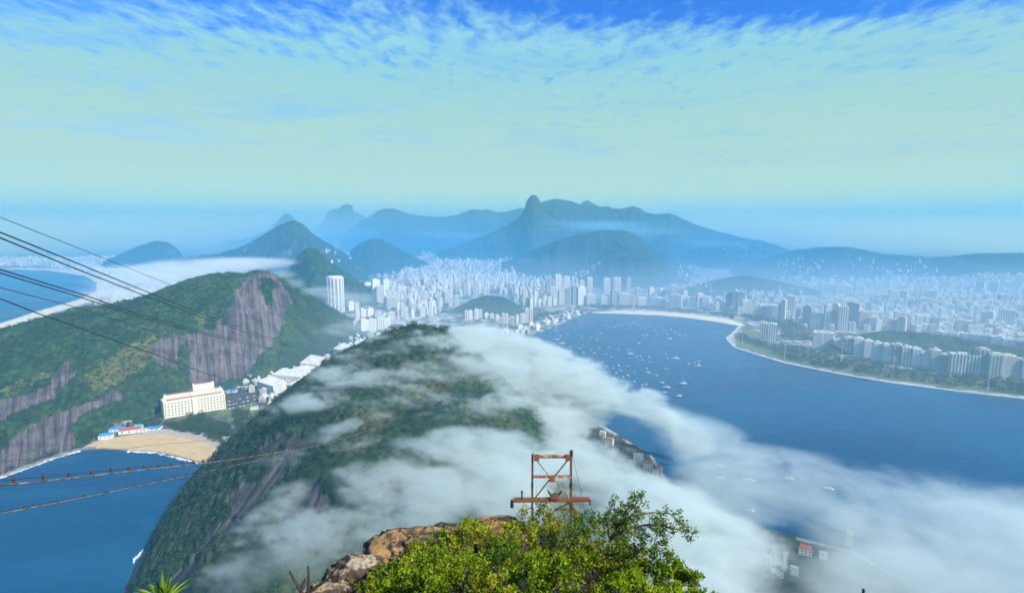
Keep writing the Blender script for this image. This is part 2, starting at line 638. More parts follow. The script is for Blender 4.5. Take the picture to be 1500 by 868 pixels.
# sea
m, t, b, o = new_mat('sea_water')
P = pos(t)
w1 = t.noise(t.mapping(P, (0.05, 0.12, 0.05), (0, 0, R(20))), 1.0, 8.0, 0.62, 0.4)
w2 = t.noise(t.mapping(P, (0.0022, 0.006, 0.003), (0, 0, R(14))), 1.0, 5.0, 0.6, 0.6)
t.link(t.mix(t.ramp(w2, 0.35, 0.7), (0.002, 0.042, 0.108), (0.010, 0.088, 0.175)), b.inputs['Base Color'])
t.link(t.math('ADD', 0.26, t.math('MULTIPLY', t.ramp(w2, 0.4, 0.65), 0.2)), b.inputs['Roughness'])
b.inputs['Specular IOR Level'].default_value = 0.35
b.inputs['IOR'].default_value = 1.33
bump(t, b, w1, 0.5, 1.6)
M['sea'] = m

# city ground: streets, roofs of low houses, gardens
m, t, b, o = new_mat('city_ground')
P = pos(t)
vor = t.n('ShaderNodeTexVoronoi', feature='F1')
t.link(P, vor.inputs['Vector'])
vor.inputs['Scale'].default_value = 0.035
sepc = t.n('ShaderNodeSeparateColor')
t.link(vor.outputs['Color'], sepc.inputs[0])
roofs = t.mix(sepc.outputs[0], (0.50, 0.46, 0.42), (0.24, 0.22, 0.21))
roofs = t.mix(t.math('GREATER_THAN', sepc.outputs[1], 0.93), roofs, (0.36, 0.20, 0.14))
green = t.mix(t.noise(P, 0.05, 5.0), (0.015, 0.04, 0.02), (0.06, 0.09, 0.04))
big = t.noise(P, 0.006, 5.0, 0.6)
t.link(t.mix(t.ramp(t.math('ADD', t.math('MULTIPLY', big, 0.7), t.math('MULTIPLY', sepc.outputs[2], 0.3)), 0.45, 0.58), roofs, green), b.inputs['Base Color'])
b.inputs['Roughness'].default_value = 0.9
M['city'] = m

# ------------------------------------------------------------------ sea and land
S = 45000.0
me = bpy.data.meshes.new('sea')
me.from_pydata([(-S, -S, 0), (S, -S, 0), (S, S, 0), (-S, S, 0)], [], [(0, 1, 2, 3)])
tag(link('sea', me, M['sea']), kind='structure')

coast_left = [(-300, 392), (0, 395), (67, 397), (123, 405), (141, 414), (140, 427), (110, 440), (50, 457), (0, 474), (-150, 505),
              (-420, 560), (-520, 660), (-300, 755), (0, 697), (60, 675), (120, 657), (146, 656), (190, 659), (230, 661), (262, 668), (290, 676), (318, 678),
              (290, 691), (278, 712), (262, 735), (240, 765), (216, 800), (204, 825), (198, 868), (150, 1000), (100, 1200)]
coast_right = [(1900, 1200), (1500, 950), (1250, 808), (1080, 768), (1000, 738), (975, 700), (955, 668), (880, 622), (800, 560), (735, 503), (790, 487), (838, 467), (850, 461),
               (870, 458), (910, 459), (960, 461), (1000, 464.5), (1050, 471), (1082, 477), (1072, 487), (1062, 496), (1072, 508), (1110, 520), (1150, 532), (1230, 548),
               (1300, 560), (1400, 573), (1500, 584), (2000, 640), (2600, 640), (2600, 343), (500, 343), (420, 360), (250, 370), (100, 376), (-300, 380)]
land_pts = [at_z(x, y) for x, y in coast_left + coast_right]
tag(link('land', poly_mesh('land', land_pts, 2.0, 4.0), M['city']), kind='structure')


def strip(name, mat, pts_px, width, z, depth=0.0, kind='structure'):
    """ribbon of WIDTH metres running inland from a line of pixels on the ground"""
    a = [at_z(x, y) for x, y in pts_px]
    inner = []
    for i, p in enumerate(a):
        d = (a[min(i + 1, len(a) - 1)] - a[max(i - 1, 0)])
        nrm = Vector((-d.y, d.x, 0)).normalized()
        inner.append(p + nrm * (width if not isinstance(width, (list, tuple)) else width[i]))
    me_ = poly_mesh(name, a + inner[::-1], z, depth)
    return tag(link(name, me_, mat), kind=kind)


strip('beach', M['palesand'], [(1084, 478.2), (1050, 471.8), (1000, 465.2), (960, 461.8), (910, 459.8), (868, 458.6)][::-1], [26, 84, 105, 105, 92, 34], 2.3, 2.3)
strip('beach', M['palesand'], [(-120, 500), (0, 475), (50, 458), (110, 441), (141, 428), (142, 414), (123, 404), (67, 396), (0, 394)], [-70, -80, -85, -95, -110, -160, -200, -160, -140], 2.3, 2.3)
red = [(120, 657.6), (146, 656.6), (190, 659.6), (230, 661.6), (262, 668.6), (290, 676.6), (319, 679)]
tag(link('beach', poly_mesh('beach', [at_z(x, y) for x, y in red + [(322, 670), (316, 655), (300, 647), (270, 640), (236, 636), (205, 636), (165, 642), (140, 648)]], 2.3, 2.5), M['sand']), kind='structure')
tag(link('promenade', poly_mesh('promenade', [at_z(x, y, 2) for x, y in [(205, 636), (236, 636), (270, 640), (300, 647), (316, 655), (330, 648), (310, 636), (275, 630), (236, 628), (215, 630)]], 2.6, 1.0),
         mat_plain('pink_paving', (0.45, 0.36, 0.30), (0.38, 0.32, 0.28), 0.1)), kind='structure')
# shore path of the park on the far bank
strip('path', M['concrete'], [(1074, 509.2), (1110, 520.8), (1150, 532.8), (1230, 548.8), (1300, 560.8), (1400, 573.8), (1500, 584.8), (1700, 607)], 12.0, 2.5, 2.5)
strip('path', M['concrete'], [(1082, 478), (1073, 488), (1063, 496), (1074, 508)], 10.0, 2.5, 2.5)
tag(link('park_ground', poly_mesh('park_ground', [at_z(x, y, 2) for x, y in [(1090, 482), (1076, 492), (1080, 507), (1150, 529), (1230, 544), (1300, 556), (1400, 569), (1500, 580), (1700, 602), (1700, 575), (1500, 557), (1300, 538), (1195, 513), (1130, 504), (1110, 485)]], 2.2, 0.2), M['lawn']), kind='structure')
tag(link('garden_ground', poly_mesh('garden_ground', [at_z(x, y, 2) for x, y in [(735, 506), (800, 562), (878, 624), (951, 669), (971, 701), (996, 739), (1076, 769), (1246, 809), (1500, 952), (900, 1000), (700, 800), (690, 600)]], 2.3, 0.3),
         mat_plain('garden_ground_mix', (0.02, 0.045, 0.022), (0.10, 0.10, 0.075), 0.06)), kind='structure')
tag(link('garden_ground', poly_mesh('garden_ground', [at_z(x, y, 2) for x, y in [(150, 634), (236, 606), (262, 590), (300, 579), (372, 566), (440, 546), (500, 525), (520, 540), (440, 600), (400, 640), (340, 672), (322, 668), (318, 648), (240, 630), (160, 641)]], 2.15, 0.2),
         mat_plain('valley_garden_mix', (0.02, 0.05, 0.024), (0.13, 0.13, 0.10), 0.05)), kind='structure')
# square with car park and lawns behind the small beach
tag(link('road', poly_mesh('road', [at_z(x, y, 2) for x, y in [(318, 582), (345, 569), (420, 566), (440, 590), (395, 606), (360, 592), (330, 600)]], 2.3, 0.3), M['asphalt']), kind='structure')
for pts in ([(318, 605), (372, 588), (380, 591), (326, 609)], [(330, 611), (384, 593), (392, 596), (338, 616)], [(345, 617), (396, 598), (402, 602), (356, 620)]):
    tag(link('lawn', poly_mesh('lawn', [at_z(x, y, 2) for x, y in pts], 2.5, 0.4), M['lawn']), kind='structure')

# ------------------------------------------------------------------ mountains and hills
def smooth_line(pts, n):
    p = np.array(pts, float)
    d = np.concatenate([[0], np.cumsum(np.hypot(np.diff(p[:, 0]), np.diff(p[:, 1])))])
    s = np.linspace(0, d[-1], n)
    return np.stack([np.interp(s, d, p[:, k]) for k in range(p.shape[1])], -1)


def ridge_hill(name, pts, D, wf, wb, seed, n=None, rows=46, g=1.25, rough=0.10, jag=1.0, rock=0.35, mat='far', nscale=None):
    """hill whose crest runs along the given line at distance D, falling WF metres toward the viewer and WB behind"""
    length = sum(math.hypot(pts[i + 1][0] - pts[i][0], pts[i + 1][1] - pts[i][1]) for i in range(len(pts) - 1))
    n = n or int(length * 1.3) + 20
    arr = [(*q, D) if len(q) == 2 else q for q in pts]
    L = smooth_line(arr, n)
    px, py, Y = L[:, 0], L[:, 1], L[:, 2]
    u, v = (px - 750) / FPX, (434 - py) / FPX
    tt = Y / (CP + v * SP)
    rx, ry, rz = tt * u, Y, CAM_Z + tt * (-SP + v * CP)
    rz = np.maximum(rz, 3.0)
    nrm = np.hypot(rx, ry)
    dxr, dyr = rx / nrm, ry / nrm
    k = rows
    vf = np.concatenate([-(1 - (np.arange(k) / k)) ** 0.9, [0], ((np.arange(k // 2) + 1) / (k // 2))])
    V, _ = np.meshgrid(vf, px)
    hs = (rz / rz.max())[:, None]
    off = np.where(V < 0, V * wf * (0.35 + 0.65 * hs), V * wb * (0.35 + 0.65 * hs))
    X = rx[:, None] + dxr[:, None] * off
    Yg = ry[:, None] + dyr[:, None] * off
    prof = (1 - np.abs(V)) ** g
    Z = rz[:, None] * prof
    sc = nscale or wf * 0.45
    env = np.abs(V) * (1 - np.abs(V)) * 4
    hmax = rz.max()
    nz = (ridged2(X / sc, Yg / sc, 5, seed) - 0.5) * 2
    Z = Z + env * hmax * rough * 1.7 * nz
    across = np.broadcast_to(np.concatenate([[0], np.cumsum(np.hypot(np.diff(rx), np.diff(ry)))])[:, None], X.shape)
    gl = ridged2(across / (sc * .32) + 0.25 * fbm2(X / sc, Yg / sc, 3, seed + 2), off / (sc * 2.2), 4, seed + 21) - 0.5
    Z = Z - np.clip(np.abs(V) * 5, 0, 1) * env * hmax * rough * 0.9 * gl
    jn = fbm2(X / (sc * .18), Yg / (sc * .18), 4, seed + 9)
    Z = Z + jag * hmax * 0.03 * jn * (0.25 + env)
    Z = Z - 6 * np.abs(V) ** 4
    dz = np.abs(np.gradient(Z, axis=1)) / (np.abs(np.gradient(off, axis=1)) + 1e-3)
    rk = np.clip((dz - 0.55) * 1.6 + (fbm2(X / (sc * .3), Yg / (sc * .3), 4, seed + 5)) * 0.6 - 0.2, 0, 1) * rock
    tint = np.clip(0.5 + 0.8 * fbm2(X / (sc * .06), Yg / (sc * .06), 3, seed + 3), 0, 1)
    me_ = grid_mesh(name, X, Yg, Z, True, {'tint': tint, 'rock': rk, 'dry': np.zeros_like(Z), 'across': across, 'along': off})
    me_.flip_normals()
    return tag(link(name, me_, M[mat]), kind='structure')


# far range and the flat-topped rock
ridge_hill('mountain', [(420, 352), (455, 345), (468, 332), (474, 322), (480, 311), (488, 306), (496, 306), (500, 301), (505, 299), (516, 300), (518, 309), (530, 315), (548, 322), (560, 332)], 9800, 900, 1500, 3, rows=40, g=0.75, rough=0.08)
ridge_hill('mountain', [(500, 345), (530, 322), (545, 315), (553, 309), (566, 305), (580, 306), (598, 313), (620, 316), (645, 318), (668, 315), (692, 306), (704, 308), (713, 306), (728, 311), (745, 309), (762, 304), (790, 310), (850, 330)], 8600, 2400, 1800, 5, g=1.0)
ridge_hill('mountain', [(320, 362), (350, 351), (370, 346), (395, 334), (408, 322), (416, 313), (422, 312), (430, 318), (442, 333), (470, 350)], 8200, 900, 900, 8, g=0.8)
ridge_hill('mountain', [(840, 312), (852, 297), (860, 293), (868, 297), (880, 303), (892, 301), (905, 312)], 8000, 900, 900, 9, g=0.8)
ridge_hill('mountain', [(640, 372), (690, 352), (720, 340), (745, 328), (762, 318), (768, 305), (772, 293), (777, 287), (782, 285), (788, 289), (793, 299), (800, 312), (830, 330), (880, 360)], 5530, 800, 700, 11, g=0.62, rough=0.09, rock=0.25, nscale=420)
ridge_hill('mountain', [(730, 345), (765, 312), (785, 298), (800, 294), (815, 291), (835, 294), (852, 300), (880, 303), (908, 306), (928, 302), (938, 305), (946, 311), (962, 314), (982, 312), (998, 319), (1020, 329), (1048, 338), (1080, 346), (1110, 353), (1150, 366), (1180, 375)], 6400, 1700, 1400, 13, g=0.95, rough=0.13, nscale=700)
ridge_hill('mountain', [(735, 388), (765, 375), (795, 360), (825, 349), (850, 342.5), (882, 337), (915, 337), (938, 347), (958, 364), (978, 379), (998, 392), (1015, 402)], 4250, 850, 700, 17, g=0.85, rough=0.12, nscale=450, rock=0.5)
ridge_hill('hill', [(838, 408), (862, 392), (890, 380), (925, 374), (960, 380), (990, 396), (1010, 410)], 3650, 420, 400, 19, g=0.95, rough=0.1, nscale=280, mat='mid', rock=0.3)
ridge_hill('hill', [(970, 385), (1010, 367), (1035, 357), (1062, 351), (1085, 349), (1115, 352), (1140, 360), (1170, 372)], 5400, 800, 700, 23, g=1.0)
ridge_hill('hill', [(1080, 392), (1130, 374), (1165, 366), (1200, 362), (1238, 361), (1262, 365), (1290, 371), (1330, 374), (1362, 377), (1400, 374), (1430, 371), (1500, 370), (1650, 364), (1900, 366)], 4400, 900, 900, 29, g=0.9, rough=0.12)
ridge_hill('mountain', [(1120, 342), (1170, 331), (1225, 325), (1265, 326), (1330, 331), (1400, 336), (1500, 335), (1620, 325)], 15000, 2000, 2000, 31, g=1.0)
ridge_hill('hill', [(975, 430), (1005, 421), (1038, 412), (1072, 405), (1095, 403), (1118, 407), (1160, 416), (1215, 430), (1262, 442)], 3100, 330, 330, 37, g=0.9, rough=0.08, mat='mid', rock=0.1, nscale=200)
ridge_hill('hill', [(1215, 506, 1640), (1262, 489, 1700), (1292, 484, 1740), (1332, 485, 1740), (1380, 490, 1700), (1420, 497, 1640), (1500, 511, 1540), (1620, 530, 1420)], 1700, 110, 90, 41, g=0.75, rough=0.06, mat='mid', rock=0.0, nscale=60)
ridge_hill('hill', [(640, 462), (668, 450), (690, 439), (712, 432), (735, 434), (756, 444), (775, 458), (792, 465)], 2420, 170, 150, 43, g=0.8, rough=0.06, mat='mid', rock=0.0, nscale=80)
ridge_hill('hill', [(490, 392), (508, 372), (524, 358), (545, 350), (560, 351), (580, 361), (606, 375), (632, 390)], 4500, 420, 400, 47, g=0.85, rock=0.5, nscale=260)
ridge_hill('mountain', [(270, 381), (300, 376), (335, 370), (362, 357), (388, 342), (412, 328), (430, 322), (443, 327), (456, 340), (472, 351), (492, 362), (520, 380), (540, 392)], 4000, 650, 550, 53, g=0.85, rough=0.12, rock=0.7, nscale=330)
ridge_hill('hill', [(395, 420), (425, 394), (436, 374), (450, 362), (462, 364), (478, 376), (500, 394), (530, 412), (560, 428)], 2750, 330, 300, 59, g=0.85, rough=0.1, mat='mid', rock=0.4, nscale=170)
ridge_hill('hill', [(150, 384), (178, 371), (204, 360), (228, 352), (248, 355), (262, 366), (272, 380)], 4700, 330, 300, 61, g=0.7, rough=0.08, rock=0.6, nscale=180)

# the near green hill with the great rock face
ROCK_L = [[(212, 522), (252, 490), (285, 492), (330, 468), (345, 428), (362, 404), (372, 398), (405, 400), (428, 432), (420, 458), (402, 490), (378, 530), (352, 558), (300, 568), (272, 575), (262, 545), (235, 540)],
          [(-60, 625), (0, 592), (40, 578), (78, 562), (92, 535), (106, 530), (112, 548), (104, 566), (60, 588), (0, 622), (-60, 650)],
          [(-60, 700), (0, 668), (40, 628), (62, 618), (92, 610), (140, 590), (168, 570), (178, 592), (132, 606), (106, 630), (112, 652), (60, 674), (0, 698)]]
GREEN_L = [[(382, 405), (405, 410), (402, 450), (384, 452)], [(296, 470), (318, 468), (316, 484), (300, 487)], [(262, 520), (275, 500), (282, 520), (276, 560), (266, 570)]]
DRY_L = [[(170, 520), (215, 500), (235, 490), (215, 530), (180, 560), (140, 575), (120, 560)], [(60, 625), (95, 605), (120, 600), (100, 625), (70, 640)], [(0, 575), (60, 548), (90, 545), (60, 560), (0, 590)],
         [(280, 470), (300, 462), (290, 490)], [(345, 425), (356, 420), (352, 445), (344, 450)]]
ridge_px = smooth_line([(-420, 600, 1000), (-200, 545, 1080), (0, 487, 1260), (60, 470, 1330), (110, 456, 1390), (160, 449, 1430), (200, 440, 1470), (240, 425, 1520), (280, 410, 1580), (310, 403, 1620),
                        (338, 401, 1640), (355, 404, 1655), (372, 398, 1670), (396, 399, 1690), (412, 408, 1730), (440, 425, 1820), (465, 440, 1930), (490, 455, 2040), (520, 474, 2150)], 420)
foot_px = smooth_line([(-520, 700), (-300, 760), (0, 699), (60, 677), (120, 658), (150, 638), (190, 622), (236, 606), (262, 590), (300, 578), (345, 566), (390, 555), (430, 545), (475, 530), (520, 508), (575, 488)], 420)
u, v = (ridge_px[:, 0] - 750) / FPX, (434 - ridge_px[:, 1]) / FPX
tt = ridge_px[:, 2] / (CP + v * SP)
rX, rY, rZ = tt * u, ridge_px[:, 2], CAM_Z + tt * (-SP + v * CP)
rZ = np.maximum(rZ, 4)
F = np.array([at_z(a, c, 0.0) for a, c in foot_px])
rows = 230
tb = np.concatenate([np.linspace(0, 1, rows), 1 + (np.arange(60) + 1) / 60])
T, _ = np.meshgrid(tb, np.arange(420))
Xa = F[:, 0][:, None] * (1 - T) + rX[:, None] * T
Ya = F[:, 1][:, None] * (1 - T) + rY[:, None] * T
front = np.clip(T, 0, 1)
back = np.clip(T - 1, 0, 1)
Z = rZ[:, None] * (0.62 * (1 - (1 - front) ** 1.7) + 0.38 * front ** 1.3) * (1 - back ** 1.5)
env = np.clip(front * (1 - front) * 4, 0, 1) * (back == 0)
Z += env * 14 * fbm2(Xa / 190, Ya / 190, 4, 71) + env * 5 * fbm2(Xa / 45, Ya / 45, 3, 72)
ppx, ppy = project(Xa, Ya, Z)
wx = ppx + 14 * fbm2(Xa / 40, Ya / 40, 4, 73)
wy = ppy + 12 * fbm2(Xa / 40 + 9, Ya / 40, 4, 74)
rock = np.zeros(Xa.shape)
for p in ROCK_L:
    rock = np.maximum(rock, in_poly(wx, wy, p))
for p in GREEN_L:
    rock = rock * (1 - in_poly(wx, wy, p))
dry = np.zeros(Xa.shape)
for p in DRY_L:
    dry = np.maximum(dry, in_poly(wx, wy, p) * 0.75)
dry = np.clip(dry + np.clip(fbm2(Xa / 60, Ya / 60, 4, 75) - 0.25, 0, 1) * 0.8, 0, 0.9)
rock = np.maximum(rock, (T < 0.012) * (ppx < 140))
d, val = cells2(Xa / 10.0, Ya / 10.0, 5)
canopy = np.sqrt(np.clip(1 - (d / 0.75) ** 2, 0, 1))
Z += (1 - rock) * (canopy * 5.0 * (0.5 + val)) * np.clip(T * 30, 0, 1)
across = np.broadcast_to(np.concatenate([[0], np.cumsum(np.hypot(np.diff(rX), np.diff(rY)))])[:, None], Xa.shape)
along = T * 420.0
Z += rock * (ridged2(across / 24 + .3 * fbm2(Xa / 50, Ya / 50, 3, 80), along / 260, 4, 79) - 0.5) * 11
LEFT_GRID = (Xa, Ya, Z, rock, dry, back)
me = grid_mesh('wooded_hill', Xa, Ya, Z, True, {'tint': np.clip(val * 0.8 + 0.2 * canopy, 0, 1), 'rock': rock, 'dry': dry, 'across': across, 'along': along})
me.flip_normals()
tag(link('hill', me, M['mid']), kind='structure')

# the nearer domed hill that the cloud rolls over
HC = at_y(608, 484, 880)
HTOP = HC.z
feet = [at_z(x, y) for x, y in [(318, 676), (290, 691), (277, 712), (261, 735), (239, 765), (215, 800), (203, 825), (198, 868), (170, 980), (120, 1150)]]
feet += [Vector(p) for p in [(-60, 150, 0), (60, 190, 0), (120, 330, 0), (140, 470, 0), (140, 620, 0), (105, 800, 0), (60, 980, 0), (-10, 1120, 0), (-110, 1200, 0), (-240, 1200, 0), (-360, 1120, 0), (-420, 1010, 0)]]
fa = np.array([math.atan2(p.y - HC.y, p.x - HC.x) for p in feet])
fr = np.array([math.hypot(p.x - HC.x, p.y - HC.y) for p in feet])
order = np.argsort(fa)
fa, fr = fa[order], fr[order]
fa3 = np.concatenate([fa - 2 * math.pi, fa, fa + 2 * math.pi])
fr3 = np.concatenate([fr] * 3)


def dome(x, y):
    ang = np.arctan2(y - HC.y, x - HC.x)
    rr = np.hypot(x - HC.x, y - HC.y)
    k = 9
    foot = sum(np.interp(ang + R(4) * (i - k // 2), fa3, fr3) for i in range(k)) / k
    rho = np.clip(rr / foot, 0, 1.05)
    z = HTOP * (1 - rho ** 1.75) - np.where(rho > 1, (rho - 1) * 600, 0)
    env_ = np.clip(rho * 3, 0, 1) * np.clip((1 - rho) * 6, 0, 1)
    z = z + env_ * (11 * fbm2(x / 130, y / 130, 4, 81) + 4 * fbm2(x / 34, y / 34, 3, 82))
    return z, rho


na, nr = 560, 330
A, RR = np.meshgrid(np.linspace(-math.pi, math.pi, na, endpoint=False), np.linspace(0.0, 1.02, nr), indexing='ij')
foot_a = sum(np.interp(A + R(4) * (i - 4), fa3, fr3) for i in range(9)) / 9
Xa = HC.x + np.cos(A) * foot_a * RR
Ya = HC.y + np.sin(A) * foot_a * RR
Z, rho = dome(Xa, Ya)
ppx, ppy = project(Xa, Ya, Z)
wx = ppx + 16 * fbm2(Xa / 30, Ya / 30, 4, 83)
wy = ppy + 16 * fbm2(Xa / 30 + 4, Ya / 30, 4, 84)
ROCK_U = [[(330, 735), (385, 690), (430, 640), (452, 640), (420, 690), (385, 730), (345, 760)], [(225, 868), (300, 800), (345, 760), (352, 772), (300, 815), (262, 868)],
          [(400, 790), (430, 720), (470, 700), (480, 740), (440, 800)], [(380, 650), (410, 630), (420, 640), (390, 668)]]
rock = np.zeros(Xa.shape)
for p in ROCK_U:
    rock = np.maximum(rock, in_poly(wx, wy, p) * 0.9)
rock = np.maximum(rock, np.clip((rho - 0.955 + 0.03 * fbm2(Xa / 25, Ya / 25, 3, 85)) * 60, 0, 1))
d, val = cells2(Xa / 7.5, Ya / 7.5, 6)
d2, val2 = cells2(Xa / 3.6, Ya / 3.6, 16)
canopy = np.sqrt(np.clip(1 - (d / 0.75) ** 2, 0, 1))
Z += (1 - rock) * (canopy * 4.2 * (0.4 + val) + 1.2 * np.sqrt(np.clip(1 - (d2 / .75) ** 2, 0, 1))) * np.clip((1 - rho) * 20, 0, 1)
across = A * 330.0
along = RR * 330.0
Z += rock * 3.5 * (ridged2(across / 13, along / 120, 4, 86) - 0.5)
dry = np.clip(fbm2(Xa / 55, Ya / 55, 4, 87) - 0.05, 0, 1)
me = grid_mesh('domed_hill', Xa, Ya, Z, True, {'tint': np.clip(val * 0.6 + 0.4 * val2, 0, 1), 'rock': rock, 'dry': dry, 'across': across, 'along': along}, wrap=True)
DOME_GRID = (Xa, Ya, Z, rock, dry, rho)
tag(link('hill', me, M['urca']), kind='structure')

# ------------------------------------------------------------------ the city
bpy.context.view_layer.update()
SOLID = [o for o in scene.objects if o.type == 'MESH' and o.name.split('.')[0] in ('hill', 'mountain', 'land')]


def ground_hit(px, py):
    d = Vector(ray(px, py)).normalized()
    best, bp = 1e9, None
    for o in SOLID:
        ok, loc, nrm, i = o.ray_cast(Vector((0, 0, CAM_Z)), d)
        if ok:
            q = (loc - Vector((0, 0, CAM_Z))).length
            if q < best:
                best, bp = q, loc.copy()
    return bp


PAINT = [(0.0, 'cream'), (0.22, 'white'), (0.45, 'tan'), (0.6, 'off white'), (0.74, 'grey'), (0.84, 'salmon'), (0.91, 'dark grey'), (0.97, 'rust brown')]


def paint_name(tn):
    return [nm for p_, nm in PAINT if tn >= p_][-1]


ORD = ['first', 'second', 'third', 'fourth', 'fifth', 'sixth', 'seventh', 'eighth', 'ninth', 'tenth', 'eleventh', 'twelfth', 'thirteenth', 'fourteenth', 'fifteenth', 'sixteenth', 'seventeenth',
       'eighteenth', 'nineteenth', 'twentieth'] + ['twenty-' + x for x in ['first', 'second', 'third', 'fourth', 'fifth', 'sixth', 'seventh', 'eighth', 'ninth']] + ['thirtieth'] + \
      ['thirty-' + x for x in ['first', 'second', 'third', 'fourth', 'fifth', 'sixth', 'seventh', 'eighth', 'ninth']] + ['fortieth']


def form(w_, d_, h):
    return 'tower' if h > 1.9 * max(w_, d_) else ('slab' if max(w_, d_) > 1.3 * h else 'block')


def block_shape(mb, w_, d_, h, tn, rnd, base=(0, 0, 0), rz=0.0):
    """one apartment block: plinth, shaft, sometimes a recessed core, roof house and tank"""
    x, y, z = base
    ca, sa = math.cos(rz), math.sin(rz)
    at = lambda a, b_: (x + a * ca - b_ * sa, y + a * sa + b_ * ca)
    mb.box((x, y, z), (w_, d_, h), rz, col=tn)
    if rnd.random() < 0.5:                       # projecting stair core
        ax, ay = at((rnd.random() - .5) * w_ * .5, -d_ / 2 - .6)
        mb.box((ax, ay, z), (w_ * .22, 1.6, h + 1.5), rz, col=min(.99, tn * .9 + .05))
    ax, ay = at((rnd.random() - .5) * w_ * .3, (rnd.random() - .5) * d_ * .3)
    mb.box((ax, ay, z + h + .003), (w_ * (.35 + .25 * rnd.random()), d_ * .5, 2.8 + 1.6 * rnd.random()), rz, col=tn)


def building(name, px0, px1, top, base, tn=None, mat=None, rz=None, depth=None, label=None, cat='apartment block', group=None, parts=True, rnd=random, roof_tint=None):
    """a building standing where the pixel column px0..px1 meets the ground at BASE and as tall as TOP"""
    p = at_z((px0 + px1) / 2, base, 2.0)
    dist = p.length
    s = dist / FPX
    h = at_y((px0 + px1) / 2, top, p.y).z - 2.0
    w_ = (px1 - px0) * s
    d_ = depth or max(12.0, min(26.0, w_ * (0.7 + 0.4 * rnd.random())))
    rz = rz if rz is not None else math.atan2(p.y, p.x) - math.pi / 2 + R(rnd.uniform(-14, 22))
    k = abs(math.cos(rz - (math.atan2(p.y, p.x) - math.pi / 2)))
    w_ = max(6.0, w_ * 0.94 * k)
    tn = rnd.random() * 0.72 if tn is None else tn
    mat = mat or FAC[(0, 0, 0, 1, 2, 2)[rnd.randrange(6)]]
    mb = MB()
    mb.box((0, 0, 0), (w_, d_, h), 0, col=tn)
    o_ = mb.build(name, mat)
    back = p + Vector((p.x, p.y, 0)).normalized() * d_ * 0.5
    o_.location = (back.x, back.y, 2.0)
    o_.rotation_euler = (0, 0, rz)
    if parts:
        pm = MB()
        pm.box(((rnd.random() - .5) * w_ * .3, (rnd.random() - .5) * d_ * .2, h + .003), (w_ * (.35 + .25 * rnd.random()), d_ * .5, 3 + 2 * rnd.random()), 0, col=tn)
        pm.build('roof_house', mat, o_)
        if max(w_, h) * FPX / dist > 11 and rnd.random() < .6:
            nb = max(2, int(w_ / 7))
            bm_ = MB()
            bm_.box((0, -d_ / 2 - .55, 3.5), (w_ / nb * .45, 1.1, h - 5.0), 0, col=tn)
            bme = bm_.mesh('balcony_bay')
            bme.materials.append(mat)
            for i in range(nb):
                link('balcony_bay', bme, None, o_, (-w_ / 2 + (i + .5) * w_ / nb, 0, 0))
            pr = MB()
            for sy in (-1, 1):
                pr.box((0, sy * (d_ / 2 - .2), h + .002), (w_, .36, 1.0), 0, col=tn)
            for sx in (-1, 1):
                pr.box((sx * (w_ / 2 - .2), 0, h + .002), (.36, d_ - .8, 1.0), 0, col=tn)
            pr.build('parapet', mat, o_)
    tag(o_, label, cat, group)
    return o_, (px0 + px1) / 2, tn, form(w_, d_, h)


def row(items, phrase, group, name='apartment_block', cat='apartment block'):
    items = sorted(items, key=lambda q: q[0] + q[1])
    for i, q in enumerate(items):
        kw = q[4] if len(q) > 4 else {}
        o_, cx, tn, fm = building(name, q[0], q[1], q[2], q[3], cat=cat, group=group, **kw)
        o_['label'] = f"{paint_name(tn)} {fm}, {ORD[i]} from left {phrase}"


def c4(items):      # readings taken on an enlarged view of the beach front
    r_ = []
    for q in items:
        x0, x1 = 800 + q[0] / 3.6175, 800 + q[1] / 3.6175
        top, base = 270 + q[2] / 3.6175, 270 + q[3] / 3.6175
        xm = (x0 + x1) / 2
        front = np.interp(xm, [800, 850, 950, 1040, 1100, 1160, 1200], [446, 446.5, 450, 457.5, 464, 474, 482])
        hidden = base < front - 4
        r_.append((x0, x1, top, front - (5.5 if hidden else 0.6)) + ((q[4],) if len(q) > 4 else ()))
    return r_


GREY = {'tn': .93}
row(c4([(0, 28, 495, 600), (20, 60, 545, 635), (62, 98, 560, 635), (45, 80, 480, 540), (90, 125, 490, 560), (100, 134, 550, 630), (136, 160, 535, 628, GREY), (162, 210, 545, 630), (175, 205, 510, 560), (213, 262, 585, 632),
        (215, 245, 495, 560), (300, 340, 500, 560), (285, 335, 590, 632), (342, 382, 560, 632, {'tn': .95}), (350, 395, 495, 560), (387, 440, 580, 640), (425, 448, 495, 545), (447, 470, 590, 636), (470, 500, 550, 600),
        (485, 532, 600, 640), (540, 565, 548, 600), (550, 630, 600, 645), (595, 625, 555, 605), (655, 718, 585, 650, {'tn': .62}), (655, 690, 535, 590), (722, 745, 565, 640), (747, 792, 600, 655),
        (795, 825, 578, 650), (828, 862, 595, 660)]), 'in the blocks lined up behind the curved beach', 'apartment blocks facing the curved beach')
row(c4([(895, 922, 610, 662), (924, 945, 625, 667), (950, 982, 575, 662, GREY), (985, 1008, 560, 640), (1010, 1045, 570, 640, {'tn': .93}), (1030, 1075, 615, 685), (1085, 1115, 640, 687), (1122, 1160, 640, 700, {'tn': .05}), (1165, 1222, 640, 710, {'tn': .24}),
        (1226, 1240, 635, 715), (1242, 1264, 610, 720, {'tn': .05}), (1266, 1310, 590, 700), (1320, 1340, 640, 730), (1360, 1400, 645, 750, {'tn': .79}), (1402, 1440, 690, 752)]),
    'in the towers at the end of the curved beach', 'towers at the end of the curved beach')


def c5(items):
    r_ = []
    for q in items:
        r_.append((1100 + q[0] / 3.4725, 1100 + q[1] / 3.4725, 350 + q[2] / 3.4725, 350 + q[3] / 3.4725) + ((q[4],) if len(q) > 4 else ()))
    return r_


